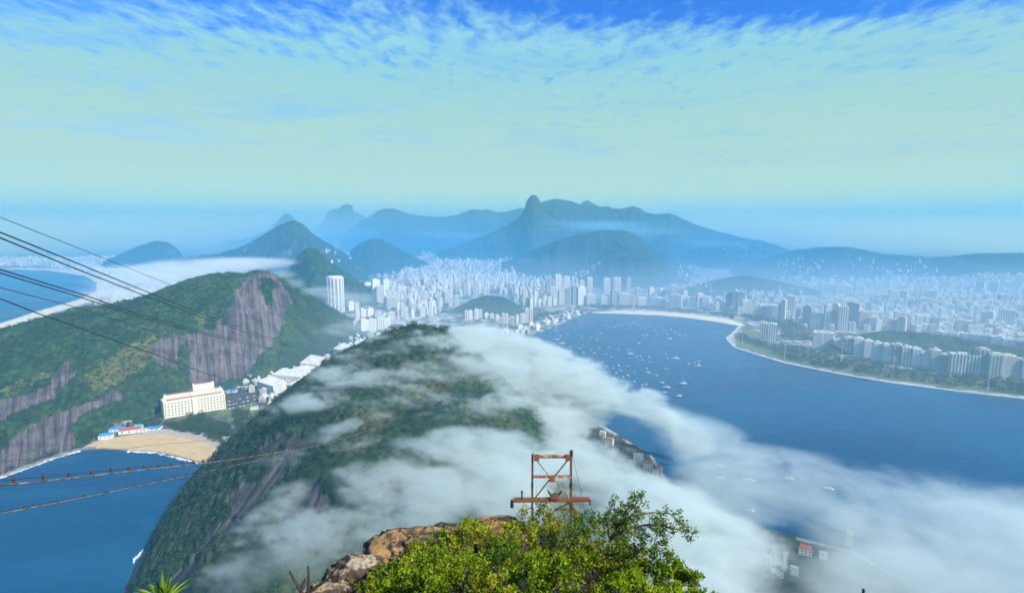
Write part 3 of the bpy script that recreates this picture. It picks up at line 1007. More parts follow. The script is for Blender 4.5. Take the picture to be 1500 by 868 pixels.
FL = {'rz': R(-24), 'depth': 24}
row(c5([(300, 325, 380, 452), (328, 362, 385, 452), (370, 398, 335, 458, {'tn': .05}), (400, 436, 330, 455), (440, 484, 345, 465, {'tn': .62}), (488, 540, 325, 440, {'tn': .79}), (548, 595, 370, 450, {'tn': .85}), (600, 640, 400, 455),
        (750, 780, 400, 478, {'tn': .86}), (810, 900, 385, 420), (1052, 1108, 415, 468, {'tn': .87})]), 'in the taller blocks inland of the dark wooded ridge', 'tall blocks inland of the wooded ridge')
row(c5([(700, 735, 262, 345), (738, 782, 264, 345), (842, 890, 300, 358), (897, 935, 265, 335), (1150, 1180, 220, 268), (1217, 1248, 220, 268), (1182, 1222, 370, 425), (1272, 1320, 360, 440, {'tn': .05}), (640, 690, 285, 330), (545, 580, 240, 270), (420, 480, 235, 305)]),
    'in the far blocks inland under the long hills', 'far blocks under the long hills')
row(c5([(945, 975, 470, 505), (978, 1008, 474, 507), (1012, 1040, 478, 512, {'tn': .62}), (1042, 1075, 480, 516, {'tn': .24}), (1078, 1110, 482, 522, {'tn': .05}), (1112, 1145, 484, 526, {'tn': .62}), (1148, 1180, 487, 531, {'tn': .24}), (1186, 1230, 492, 540, {'tn': .92}),
        (1232, 1280, 500, 548, {'tn': .24}), (1283, 1320, 508, 556, {'tn': .62}), (1323, 1352, 515, 562, {'tn': .24}), (1355, 1395, 520, 570, {'tn': .93}), (1398, 1440, 527, 580)]),
    'in the row just behind the dark wooded ridge', 'row behind the wooded ridge')
# long front facing the park by the water
front = [(1113, 1124, 472, 499, {'tn': .5}), (1125, 1139, 476, 503, {'tn': .1}), (1192, 1219, 487, 512, {'tn': .3}), (1221, 1235, 499, 516, {'tn': .1}), (1236, 1249, 494, 518, {'tn': .5}), (1250, 1264, 497, 521, {'tn': .24}), (1265, 1276, 499, 523, {'tn': .4}), (1278, 1291, 503, 528, {'tn': .62}), (1292, 1305, 504, 531, {'tn': .24}),
         (1306, 1319, 506, 533, {'tn': .79}), (1320, 1334, 508, 536, {'tn': .05}), (1335, 1348, 512, 538, {'tn': .3}), (1349, 1361, 516, 540, {'tn': .7}), (1362, 1375, 514, 542, {'tn': .5}), (1377, 1392, 520, 544, {'tn': .8}), (1394, 1427, 520, 549, {'tn': .1}),
         (1429, 1445, 511, 551, {'tn': .79}), (1447, 1464, 521, 554, {'tn': .15}), (1465, 1481, 521, 555, {'tn': .5}), (1482, 1494, 528, 556, {'tn': .6}), (1495, 1512, 526, 558, {'tn': .25}), (1514, 1535, 524, 560, {'tn': .1})]
row([(a, b_ - (2.6 if i_ % 3 else 0.8), c_ + (1.2, -1.4, 0.2, -0.6)[i_ % 4], d_, {**FL, **k_}) for i_, (a, b_, c_, d_, k_) in enumerate(front)], 'in the long front facing the waterside park', 'blocks facing the waterside park')


def c2(items):
    return [(450 + q[0] / 7.235, 450 + q[1] / 7.235, 380 + q[2] / 7.235, 380 + q[3] / 7.235) + ((q[4],) if len(q) > 4 else ()) for q in items]


row(c2([(505, 580, 235, 445, {'tn': .3}), (610, 685, 250, 455, {'tn': .3}), (690, 775, 215, 470, {'tn': .4}), (742, 810, 280, 478, {'tn': .2}), (806, 875, 215, 440, {'tn': .7}), (845, 985, 400, 525, {'tn': .55})]),
    'in the tall group right of the round striped tower', 'tall towers beside the round tower')
row(c2([(430, 500, 450, 540), (505, 550, 460, 560), (515, 560, 540, 640), (565, 625, 530, 610), (630, 700, 520, 605), (495, 555, 650, 800, {'tn': .5}), (562, 640, 640, 810, {'tn': .1}), (650, 735, 640, 800, {'tn': .4}), (740, 812, 630, 760, {'tn': .3}), (816, 890, 625, 750, {'tn': .2}), (865, 930, 560, 645),
        (720, 790, 560, 615), (795, 850, 580, 640)]), 'in the pale blocks rising behind the cloudy dome', 'pale blocks behind the cloudy dome')


def c3(items):
    return [(640 + q[0] / 6.2, 640 + q[1] / 6.2, 360 + q[2] / 6.2, 360 + q[3] / 6.2) + ((q[4],) if len(q) > 4 else ()) for q in items]


row(c3([(252, 285, 590, 672), (288, 325, 592, 668), (342, 375, 580, 665), (378, 412, 582, 660), (430, 475, 615, 658), (478, 520, 618, 660), (527, 565, 630, 675), (590, 618, 620, 737), (622, 650, 622, 735), (652, 705, 650, 720), (712, 745, 630, 716), (748, 798, 620, 706), (802, 836, 575, 700), (840, 876, 577, 697)]),
    'in the blocks ringing the foot of the wooded knoll', 'blocks around the wooded knoll')
row(c3([(108, 140, 462, 556), (160, 205, 455, 552), (330, 370, 320, 470), (424, 452, 380, 458), (455, 478, 382, 456), (775, 812, 400, 540), (700, 730, 470, 540), (1005, 1035, 440, 525), (1040, 1072, 420, 530), (1076, 1130, 440, 530)]),
    'in the near towers beside and beyond the wooded knoll', 'near towers beyond the wooded knoll')

# the round striped tower
p = at_z(488.5, 458, 2)
tw = MB()
rad = 23 * p.length / FPX / 2
hh = at_y(488.5, 408, p.y).z - 2
tw.prism([(rad * math.cos(2 * math.pi * i / 28), rad * math.sin(2 * math.pi * i / 28)) for i in range(28)], 0, hh, 1.0, .96)
t0 = tw.build('round_tower', mat_plain('violet_grey_wall', (0.24, 0.22, 0.27), (0.30, 0.28, 0.32), 0.05))
t0.location = (p.x, p.y + rad, 2)
tag(t0, 'tall round tower with white vertical ribs rising alone behind the green cliff hill', 'tower')
for i in range(14):
    a = 2 * math.pi * i / 14
    rb = MB()
    rb.box((math.cos(a) * (rad + .4), math.sin(a) * (rad + .4), 0), (2.4, 5.0, hh + 2), a)
    rb.build('rib', M['white'], t0)
cp = MB()
cp.prism([(rad * .92 * math.cos(2 * math.pi * i / 28), rad * .92 * math.sin(2 * math.pi * i / 28)) for i in range(28)], hh + .003, hh + 7)
cp.build('crown_drum', M['white'], t0)

# scattered city: sampled on street grids inside outlines on the ground
ZONES = [
    ('valley', [(600, 392), (620, 376), (665, 378), (720, 382), (790, 394), (842, 408), (850, 443), (800, 450), (778, 452), (752, 436), (712, 428), (665, 436), (640, 462), (585, 470), (560, 440), (580, 415)], 35, (26, 60), 0.9),
    ('valley', [(470, 362), (500, 358), (520, 372), (600, 400), (585, 412), (520, 402), (478, 392)], 55, (12, 30), 0.55),
    ('valley', [(640, 372), (760, 375), (850, 398), (850, 412), (760, 398), (640, 388)], 60, (18, 40), 0.6),
    ('bay', [(1000, 440), (1060, 436), (1120, 432), (1180, 446), (1225, 440), (1262, 412), (1500, 405), (1620, 405), (1620, 520), (1500, 506), (1400, 492), (1300, 484), (1200, 486), (1130, 470), (1060, 458)], 42, (14, 42), 0.78),
    ('slope', [(1130, 404), (1180, 400), (1262, 408), (1262, 424), (1200, 424), (1150, 412)], 55, (15, 38), 0.6),
    ('ocean', [(-120, 384), (60, 380), (160, 379), (180, 382), (285, 382), (300, 396), (180, 402), (128, 398), (60, 390), (-120, 387)], 62, (22, 46), 0.9),
    ('ocean', [(150, 405), (290, 398), (300, 410), (240, 424), (170, 448), (130, 455), (152, 428)], 50, (16, 40), 0.75),
    ('jetty', [(690, 494), (735, 484), (790, 470), (838, 455), (860, 458), (845, 464), (790, 483), (740, 499)], 34, (5, 14), 0.7),
    ('dome', [(345, 562), (375, 552), (440, 538), (500, 508), (540, 488), (565, 500), (505, 530), (440, 572), (402, 604), (385, 592), (362, 570)], 27, (6, 15), 0.85),
    ('dome', [(482, 503), (492, 490), (530, 486), (560, 492), (540, 500), (505, 520)], 34, (8, 20), 0.8),
]
cands = []
taken = [o for o in scene.objects if o.get('category') in ('apartment block', 'tower')]
tk = np.array([(o.location.x, o.location.y) for o in taken])
for zi, (zone, poly, step, hr, prob) in enumerate(ZONES):
    W = np.array([tuple(at_z(x, y, 2)) for x, y in poly])
    x0, x1, y0, y1 = W[:, 0].min(), W[:, 0].max(), W[:, 1].min(), W[:, 1].max()
    ang = [0.35, 0.2, 0.3, -0.35, -0.2, 0.5, 0.4, 0.6, 0.3, 0.3][zi]
    ca, sa = math.cos(ang), math.sin(ang)
    r0 = int(math.hypot(x1 - x0, y1 - y0) / step) + 2
    g = [(i, j) for i in range(-r0, r0) for j in range(-r0, r0)]
    gx = np.array([(i * ca - j * sa) * step + (x0 + x1) / 2 for i, j in g])
    gy = np.array([(i * sa + j * ca) * step + (y0 + y1) / 2 for i, j in g])
    gx += rng.uniform(-.22, .22, gx.shape) * step
    gy += rng.uniform(-.22, .22, gy.shape) * step
    P_ = W[:, :2]
    ins = in_poly(gx, gy, [tuple(q) for q in P_])
    dn = vnoise2(gx / 260, gy / 260, 91 + zi)
    keep = ins & (rng.random(gx.shape) < prob * (0.55 + 0.75 * dn))
    for x, y, dd in zip(gx[keep], gy[keep], dn[keep]):
        if len(tk) and np.min(np.hypot(tk[:, 0] - x, tk[:, 1] - y)) < 24:
            continue
        h = random.uniform(*hr) * (0.6 + 0.7 * dd)
        w_, d_ = random.uniform(.36, .62) * step, random.uniform(.28, .5) * step
        if zone == 'valley' and random.random() < .25:
            h *= 1.25
        cands.append((zone, x, y, w_, d_, h, random.random() ** 0.9, ang + random.choice((0, math.pi / 2)) + random.uniform(-.12, .12), math.hypot(x, y)))
cands.sort(key=lambda c: -(c[3] * c[5]) / c[8] ** 2)
PHRASE = {'valley': ('crowded in the town below the peaked mountain', 'towers crowding the valley below the peaked mountain'),
          'bay': ('in the spread of town inland of the waterside park', 'buildings spread inland of the waterside park'),
          'slope': ('on the slope under the long hills', 'blocks on the slope under the hills'),
          'ocean': ('in the pale town behind the ocean beach', 'buildings behind the ocean beach'),
          'jetty': ('on the jetty spit by the moored boats', 'low buildings on the jetty spit'),
          'dome': ('low behind the left shoulder of the cloudy dome', 'low blocks behind the shoulder of the dome')}
N_THING = 150
rest = MB()
rest_band = MB()
SIZE = ['tallest', 'tall', 'middling', 'low']
for i, (zone, x, y, w_, d_, h, tn, rz, dist) in enumerate(cands):
    if i < N_THING:
        mb = MB()
        block_shape(mb, w_, d_, h, tn, random)
        o_ = mb.build('apartment_block', FAC[i % 3])
        o_.location = (x, y, 2.0)
        o_.rotation_euler = (0, 0, rz)
        ph, gr = PHRASE[zone]
        hs = 'tall' if h > 45 else ('mid-height' if h > 28 else 'low')
        tag(o_, f"{hs} {paint_name(tn)} {form(w_, d_, h)} {ph}", 'apartment block', gr)
    else:
        block_shape(rest if i % 2 else rest_band, w_, d_, h, tn, random, (x, y, 2.0), rz)
o_ = rest.build('distant_town', M['fac_grid'])
o_.data.materials.append(M['fac_band'])
n0 = len(o_.data.polygons)
tag(o_, kind='stuff')
tag(rest_band.build('distant_town', M['fac_band']), kind='stuff')

# little houses climbing the hillsides
hs_mb = MB()
for poly, n_ in [([(985, 392), (1010, 380), (1050, 420), (1040, 432), (1000, 415)], 45), ([(1050, 362), (1080, 354), (1130, 362), (1125, 380), (1060, 380)], 22), ([(1130, 380), (1200, 376), (1230, 398), (1150, 402)], 40),
                 ([(1290, 392), (1350, 380), (1385, 400), (1370, 415), (1300, 412)], 60), ([(1380, 405), (1500, 398), (1500, 410), (1390, 415)], 30), ([(832, 408), (880, 382), (885, 388), (842, 412)], 22), ([(1080, 425), (1150, 420), (1180, 430), (1100, 440)], 16),
                 ([(474, 366), (500, 358), (520, 378), (490, 392)], 20), ([(1240, 380), (1280, 378), (1290, 395), (1245, 398)], 14)]:
    xs, ys = [q[0] for q in poly], [q[1] for q in poly]
    k = 0
    while k < n_:
        a, b_ = random.uniform(min(xs), max(xs)), random.uniform(min(ys), max(ys))
        if not in_poly(np.array([a]), np.array([b_]), poly)[0]:
            continue
        k += 1
        hp = ground_hit(a, b_)
        if hp is None:
            continue
        sz = random.uniform(6, 13)
        hs_mb.box((hp.x, hp.y, hp.z - 6), (sz, sz * random.uniform(.6, 1), 6 + random.uniform(6, 18)), random.uniform(0, 3), col=random.random() * .8)
tag(hs_mb.build('hillside_houses', M['fac_grid']), kind='stuff')

# ------------------------------------------------------------------ buildings round the small beach
def long_block(name, corners, top, mat, label, cat, group=None, base_z=2.0):
    """building on a ground outline given by pixels, as tall as the pixel TOP above its first corner"""
    g_ = [at_z(x, y, base_z) for x, y in corners]
    c = sum(g_, Vector()) / len(g_)
    h = at_y(corners[0][0], top, g_[0].y).z - base_z
    mb = MB()
    ring = [(q.x - c.x, q.y - c.y) for q in g_]
    if sum(ring[i][0] * ring[(i + 1) % len(ring)][1] - ring[(i + 1) % len(ring)][0] * ring[i][1] for i in range(len(ring))) < 0:
        ring = ring[::-1]
    mb.prism(ring, 0, h)
    o_ = mb.build(name, mat, None, (c.x, c.y, base_z))
    tag(o_, label, cat, group)
    return o_, g_, c, h


def face_windows(o_, a, b_, c, h, rows, cols, z0=3.0, wf=.45, hf=.45):
    """windows along the wall from ground point A to B of a building whose origin is C, each a part"""
    d = b_ - a
    L = d.length
    d = d.normalized()
    nrm = Vector((d.y, -d.x, 0))
    if nrm.dot(c - a) > 0:
        nrm = -nrm
    rz = math.atan2(d.y, d.x)
    fh = (h - z0 - 2) / rows
    mb = MB()
    mb.box((0, 0, 0), (L / cols * wf, .5, fh * hf), rz)
    wm = mb.mesh('window')
    wm.materials.append(M['glass'])
    for r_ in range(rows):
        for k in range(cols):
            q = a + d * (L * (k + .5) / cols) + nrm * .1
            link('window', wm, None, o_, (q.x - c.x, q.y - c.y, z0 + fh * r_ + fh * .2))


# the long cream barracks: front range, rear range, wings and roof house
ft = [(241, 613), (331, 598), (323, 594), (237, 608)]
o_, g_, c, h = long_block('barracks', ft, 589, M['cream'], 'long cream building with red roof courts and a raised rear block by the small beach', 'building')
face_windows(o_, g_[0], g_[1], c, h, 5, 19)
A_, B_ = g_[0], g_[1]
dv = (B_ - A_).normalized()
nv = Vector((-dv.y, dv.x, 0))
L = (B_ - A_).length
rz = math.atan2(dv.y, dv.x)


def rel(a, b_):
    q = A_ + dv * a + nv * b_ - c
    return q.x, q.y


for nm, a, b_, sz, z0, hh_, mt in [('rear_wing', L * .5, 52, (L * .96, 16), 0, h, M['cream']), ('side_wing', L * .06, 34, (13, 24), 0, h - 1, M['cream']), ('side_wing', L * .94, 34, (13, 24), 0, h - 1, M['cream']), ('middle_wing', L * .5, 34, (14, 24), 0, h - 1, M['cream']),
                              ('red_roof', L * .25, 30, (L * .2, 14), h - 4, 1.6, M['redroof']), ('red_roof', L * .74, 30, (L * .2, 14), h - 4, 1.6, M['redroof']), ('front_roof', L * .5, 9, (L * .9, 7), h + .003, .8, M['redroof']), ('rear_roof', L * .5, 52, (L * .9, 9), h + .003, .9, M['redroof']),
                              ('raised_block', L * .68, 56, (L * .36, 15), h + .9, 13, M['cream']), ('raised_roof', L * .68, 56, (L * .3, 9), h + 13.91, .8, M['redroof']), ('entrance_bay', L * .5, -1.2, (10, 2.4), 0, h + 2, M['cream'])]:
    mb = MB()
    x, y = rel(a, b_)
    mb.box((x, y, z0), (sz[0], sz[1], hh_), rz)
    mb.build(nm, mt, o_)

for i, (cs, top, mt, lb, rw, cl) in enumerate([
    ([(377, 571), (401, 579), (421, 571), (397, 562)], 558, M['white'], 'low white block with ribbon windows beyond the car park', 3, 6),
    ([(399, 562), (440, 566), (455, 556), (415, 552)], 548, M['concrete'], 'long pale block behind the low white ribbon window block', 3, 8),
    ([(421, 592), (438, 597), (480, 578), (462, 571)], 563, M['cream'], 'tall pale block with a plain end wall against the dome slope', 7, 4),
    ([(428, 551), (445, 556), (472, 546), (455, 540)], 540, M['white'], 'white stepped block right of the green cliff foot', 3, 5),
    ([(440, 545), (466, 548), (476, 536), (456, 532)], 531, M['white'], 'white block with high roof gable behind the stepped block', 3, 5),
    ([(460, 556), (480, 560), (500, 545), (482, 540)], 545, M['concrete'], 'grey roofed block touching the upper dome slope', 3, 5),
    ([(488, 523), (500, 526), (516, 518), (503, 514)], 510, M['cream'], 'small yellowish block above the stepped white block', 3, 4),
    ([(482, 534), (500, 538), (512, 530), (494, 526)], 526, M['white'], 'white low block beside the small yellowish block', 2, 4),
]):
    o_, g_, c, h = long_block('institute_block', cs, top, mt, lb, 'building')
    o_.data.materials.clear()
    o_.data.materials.append(M['fac_band'] if i % 2 == 0 else M['fac_grid'])
    o_.data.attributes['tint'].data.foreach_set('value', np.full(len(o_.data.vertices), (.3, .65, .1, .28, .62, .74, .05, .4)[i], np.float32))
    mb = MB()
    mb.box((0, 0, h + .003), (9, 6, 3), .4)
    mb.build('roof_house', mt, o_)

for px, py, wpx, top, rf, lb in [(385, 632, 14, 618, 'redroof', 'white house with red tiled roof at the foot of the dome'), (374, 646, 15, 634, 'greyroof', 'small white house below the red roofed one at the dome foot'), (397, 616, 12, 607, 'redroof', 'pinkish roofed house tucked against the dome slope'),
                                 (186, 635, 22, 627, 'redroof', 'long house with orange red roof behind the sand'), (168, 632, 14, 626, 'blueroof', 'blue roofed hut next to the long red roof'), (152, 643, 14, 635, 'blueroof', 'white house with blue roof at the end of the sand'),
                                 (166, 627, 12, 620, 'redroof', 'small red roofed house up behind the blue hut'), (180, 623, 13, 617, 'greyroof', 'white house with grey roof among trees above the long red roof'), (144, 617, 8, 613, 'greyroof', 'tiny white house alone among trees above the beach'),
                                 (222, 630, 16, 626, 'blueroof', 'low white hut with blue roof beside the beach stairs'), (205, 633, 12, 628, 'greyroof', 'low white kiosk just right of the long red roof'), (201, 628, 9, 622, 'cyanroof', 'bright turquoise covered stall behind the beach houses'),
                                 (371, 600, 10, 595, 'greyroof', 'grey shed at the edge of the car park'), (330, 646, 10, 640, 'greyroof', 'small hut where the sand meets the wooded slope'), (338, 575, 12, 570, 'blueroof', 'blue roofed shed beyond the barracks end'), (352, 571, 14, 566, 'greyroof', 'grey roofed shed at the back of the car park')]:
    p = at_z(px, py, 2)
    s = p.length / FPX
    w_ = wpx * s
    h = max(3.0, (at_y(px, top, p.y).z - 2) * .62)
    rz = R(random.uniform(5, 25))
    mb = MB()
    mb.box((0, 0, 0), (w_, w_ * .62, h), 0)
    o_ = mb.build('beach_house', M['white'], None, (p.x, p.y + w_ * .3, 2.0))
    o_.rotation_euler = (0, 0, rz)
    rf_ = MB()
    rf_.roof((0, 0, h + .003), (w_, w_ * .62), max(1.6, h * .5), 0)
    rf_.build('roof', M[rf], o_)
    wn = MB()
    wn.box((0, -w_ * .31 - .02, h * .35), (w_ * .12, .2, h * .38), 0)
    wm = wn.mesh('window')
    wm.materials.append(M['glass'])
    for k in range(3):
        link('window', wm, None, o_, (-w_ / 2 + w_ * (k + .5) / 3, 0, 0))
    tag(o_, lb, 'house')

# village on the far shore of the dome, seen through gaps in the cloud
for px, py, wpx, top, mtn, rf, lb in [(936, 683, 15, 668, 'white', 'greyroof', 'white twin block with a bright flat roof seen through the cloud gap'), (925, 690, 10, 676, 'cream', 'greyroof', 'cream block left of the bright roofed block in the cloud gap'), (950, 690, 14, 678, 'cream', 'redroof', 'pink roofed block right of the bright roofed block'),
                                 (960, 698, 9, 690, 'white', 'greyroof', 'small white block lowest at the shore in the cloud gap'), (893, 655, 12, 643, 'cream', 'redroof', 'salmon block half lost in cloud up the shore'), (883, 642, 9, 633, 'white', 'greyroof', 'pale block topmost in the cloud gap'), (902, 666, 11, 660, 'white', 'greyroof', 'low white roof between the salmon and cream blocks'),
                                 (930, 702, 8, 696, 'cream', 'redroof', 'small house under the cream block in the cloud gap'), (967, 690, 8, 684, 'white', 'redroof', 'little house at the right edge of the cloud gap'),
                                 (1124, 834, 8, 816, 'concrete', 'greyroof', 'grey tower dimly seen left in the low cloud gap'), (1133, 832, 8, 808, 'white', 'greyroof', 'pale tower middle of three in the low cloud gap'), (1150, 838, 6, 811, 'white', 'greyroof', 'thin white tower in the low cloud gap'), (1182, 814, 16, 804, 'cream', 'redroof', 'orange roofed block beside the low cloud gap towers'),
                                 (1165, 843, 10, 833, 'white', 'greyroof', 'low white block under the thin white tower'), (1208, 820, 10, 812, 'cream', 'greyroof', 'small cream block right of the orange roofed block'), (1140, 846, 16, 840, 'white', 'greyroof', 'long low white roof in front of the cloud gap towers'), (1245, 800, 8, 780, 'concrete', 'greyroof', 'faint grey tower veiled by the low cloud')]:
    p = at_z(px, py, 2)
    s = p.length / FPX
    w_ = wpx * s
    h = max(3.0, (at_y(px, top, p.y).z - 2))
    mb = MB()
    mb.box((0, 0, 0), (w_, w_ * .7, h), 0)
    o_ = mb.build('shore_building', M[mtn], None, (p.x, p.y + w_ * .35, 2.0))
    o_.rotation_euler = (0, 0, R(random.uniform(-30, -10)))
    rf_ = MB()
    if rf == 'redroof':
        rf_.roof((0, 0, h + .003), (w_, w_ * .7), 3, 0, .3)
    else:
        rf_.box((0, 0, h + .003), (w_ * .96, w_ * .66, 1.0), 0)
    rf_.build('roof', M[rf], o_)
    o_.data.materials.clear()
    o_.data.materials.append(M['fac_grid'])
    o_.data.attributes['tint'].data.foreach_set('value', np.full(len(o_.data.vertices), {'white': .3, 'cream': .1, 'concrete': .75}[mtn], np.float32))
    tag(o_, lb, 'building')

# ------------------------------------------------------------------ tree masses
def leaf_clumps(n_per, centres, rads, leaf, seed, squash=0.8):
    """one mesh of leaf faces spread through clumps"""
    g_ = np.random.default_rng(seed)
    cs = np.repeat(np.asarray(centres, float), n_per, 0)
    rs = np.repeat(np.asarray(rads, float), n_per)[:, None]
    d_ = g_.normal(size=cs.shape)
    d_ /= np.linalg.norm(d_, axis=1)[:, None]
    q = cs + d_ * rs * g_.uniform(.55, 1.0, (len(cs), 1)) * np.array([1, 1, squash])
    return leaves_at(q, d_, leaf, g_, np.repeat(g_.random(len(centres)), n_per))


def leaves_at(q, d_, leaf, g_, clump_t, aspect=.5, up=.35):
    n_ = len(q)
    ax = d_ + g_.normal(size=q.shape) * .7 + np.array([0, 0, up])
    ax /= np.linalg.norm(ax, axis=1)[:, None]
    sd = np.cross(ax, g_.normal(size=q.shape))
    sd /= np.linalg.norm(sd, axis=1)[:, None] + 1e-9
    nr = np.cross(ax, sd)
    l_ = (leaf * g_.uniform(.65, 1.3, n_))[:, None]
    v0 = q - ax * l_ * .5
    v1 = q + sd * l_ * aspect * .5 + nr * l_ * .08
    v2 = q + ax * l_ * .5
    v3 = q - sd * l_ * aspect * .5 + nr * l_ * .08
    co = np.stack([v0, v1, v2, v3], 1).reshape(-1, 3)
    f = np.arange(n_ * 4).reshape(-1, 4)
    tn = np.clip(clump_t * .6 + g_.random(n_) * .4, 0, 1)
    return co, f, np.repeat(tn, 4)


def grove(name, polys, spacing, size, seed, leaf=2.6, n_per=46):
    pts = []
    g_ = np.random.default_rng(seed)
    for poly in polys:
        W = [at_z(x, y, 2) for x, y in poly]
        xs, ys = [q.x for q in W], [q.y for q in W]
        n_ = int((max(xs) - min(xs)) * (max(ys) - min(ys)) / spacing ** 2)
        a, b_ = g_.uniform(min(xs), max(xs), n_), g_.uniform(min(ys), max(ys), n_)
        k = in_poly(a, b_, [(q.x, q.y) for q in W])
        pts += list(zip(a[k], b_[k]))
    r_ = g_.uniform(*size, len(pts))
    cs = [(x, y, 2 + rr * 1.0) for (x, y), rr in zip(pts, r_)]
    co, f, tn = leaf_clumps(n_per, cs, r_, leaf, seed, .85)
    return tag(link(name, quad_mesh(name, co, f, False, {'tint': tn}), M['crown']), kind='stuff')


grove('park_woodland', [[(1082, 489), (1086, 502), (1150, 524), (1150, 510), (1108, 502)], [(1140, 505), (1150, 526), (1230, 543), (1232, 527), (1195, 515)], [(1228, 526), (1230, 542), (1310, 556), (1312, 541), (1270, 531)],
                        [(1310, 540), (1310, 556), (1400, 568), (1402, 553)], [(1400, 552), (1402, 566), (1500, 579), (1640, 596), (1640, 575), (1500, 560)], [(1142, 478), (1190, 484), (1192, 499), (1145, 496)], [(1090, 462), (1150, 472), (1190, 482), (1150, 480), (1095, 470)]], 13, (5, 9.5), 101, 3.4, 40)
grove('beachside_trees', [[(850, 446.5), (950, 450), (1040, 457.5), (1075, 465), (1080, 469), (1040, 460.5), (950, 453), (860, 450.5)], [(650, 472), (730, 482), (800, 466), (840, 456), (800, 460), (735, 478), (690, 475)]], 14, (5, 8), 102, 3.6, 34)
grove('beachside_trees', [[(240, 625), (300, 618), (330, 634), (352, 640), (360, 660), (330, 658), (300, 640), (262, 632)], [(276, 608), (298, 604), (305, 624), (285, 626)], [(150, 632), (164, 622), (200, 617), (236, 612), (236, 625), (215, 626), (200, 620), (175, 630)],
                          [(110, 640), (140, 625), (150, 632), (146, 642), (120, 650)], [(340, 604), (352, 600), (372, 612), (362, 630), (345, 625)], [(395, 582), (422, 588), (424, 600), (400, 596)], [(240, 622), (300, 612), (330, 618), (345, 632), (330, 642), (300, 634), (262, 630)], [(378, 612), (398, 604), (392, 624), (372, 640)], [(330, 570), (372, 562), (376, 568), (336, 576)], [(420, 556), (440, 552), (432, 566), (418, 566)]], 6.0, (3.2, 6.6), 103, 1.7, 70)

# woods on the two near hills: separate crowns over the rock
def hill_wood(name, grid, keep, spacing, size, leaf, n_per, seed):
    Xg, Yg, Zg, rockg, dryg = grid[:5]
    g_ = np.random.default_rng(seed)
    area = np.abs(np.gradient(Xg, axis=0) * np.gradient(Yg, axis=1) - np.gradient(Xg, axis=1) * np.gradient(Yg, axis=0))
    pr = area / spacing ** 2 * keep * (rockg < .4) * (0.35 + 1.1 * np.clip(0.5 + fbm2(Xg / 70, Yg / 70, 3, seed), 0, 1)) * (1 - .75 * np.clip(dryg, 0, 1))
    sel = g_.random(Xg.shape) < pr
    c = np.stack([Xg[sel], Yg[sel], Zg[sel]], -1)
    c[:, :2] += g_.normal(size=(len(c), 2)) * spacing * .2
    r_ = g_.uniform(*size, len(c)) ** 1.0
    c[:, 2] += r_ * .25
    co, f, tn = leaf_clumps(n_per, c, r_, leaf, seed + 1, .8)
    return tag(link(name, quad_mesh(name, co, f, False, {'tint': tn}), M['wood']), kind='stuff')


M['wood'] = mat_tintleaf('wood_crown', (0.006, 0.026, 0.018), (0.052, 0.092, 0.034), (0.11, 0.11, 0.035), trans=.1)
hill_wood('hill_forest', LEFT_GRID, (LEFT_GRID[5] < .12) * 1.0, 11.5, (3.4, 6.6), 2.6, 26, 501)
hill_wood('hill_forest', DOME_GRID, (DOME_GRID[1] < HC.y + 60) * (DOME_GRID[5] < .985), 8.0, (2.2, 4.6), 1.7, 26, 511)

# ------------------------------------------------------------------ cars on the square
car = MB()
car.prism([(-2.1, -.85), (2.1, -.85), (2.15, .85), (-2.15, .85)], .35, .95, .97)
car.prism([(-1.3, -.78), (.9, -.78), (.9, .78), (-1.3, .78)], .952, 1.5, .8)
for sx in (-1.3, 1.3):
    for sy in (-.86, .86):
        car.tube([(sx, sy - .1, .33), (sx, sy + .1, .33)], .33, 8)
car_me = car.mesh('parked_car')
cars = [mat_plain('car_paint_' + nm, c, tuple(x * .9 for x in c), 1.0, .3) for nm, c in (('white', (.75, .75, .75)), ('silver', (.45, .46, .48)), ('black', (.03, .03, .035)), ('red', (.4, .04, .03)), ('blue', (.05, .1, .3)))]
meshes = []
for c in cars:
    mm = car_me.copy()
    mm.materials.append(c)
    meshes.append(mm)
cn = ['white', 'silver', 'black', 'red', 'blue']
for i in range(42):
    px, py = 326 + (i % 14) * 5.2 + random.uniform(-.6, .6), 590 - (i % 14) * 1.15 + (i // 14) * 5.4
    k = random.choice((0, 0, 1, 1, 2, 3, 4))
    o_ = link('parked_car', meshes[k], None, None, at_z(px, py, 2.35))
    o_.rotation_euler = (0, 0, R(random.choice((62, 65, 242, 245))))
    tag(o_, f"{cn[k]} car parked on the square behind the small beach", 'car', f"{cn[k]} cars on the square behind the small beach")

grove('beachside_trees', [[(860, 625), (900, 640), (955, 672), (968, 700), (940, 705), (900, 690), (870, 660)], [(1080, 800), (1250, 855), (1240, 870), (1100, 860)]], 14, (3, 6), 105, 1.8, 50)

# ------------------------------------------------------------------ surf
def foam(pts_px, label=None):
    P_ = [at_z(x, y) for x, y in pts_px]
    tag(link('surf', poly_mesh('surf', P_, 0.25, 0.2), M['foam']), kind='stuff')


def ragged(line, w0, w1, seed):
    """foam ribbon with torn edges along a line of pixels"""
    g_ = random.Random(seed)
    L_ = smooth_line(line, 40)
    up = [(x, y - w0 * g_.uniform(.1, 1.0)) for x, y in L_]
    dn_ = [(x, y + w1 * g_.uniform(.0, 1.0) ** 2) for x, y in L_]
    foam(up + dn_[::-1])


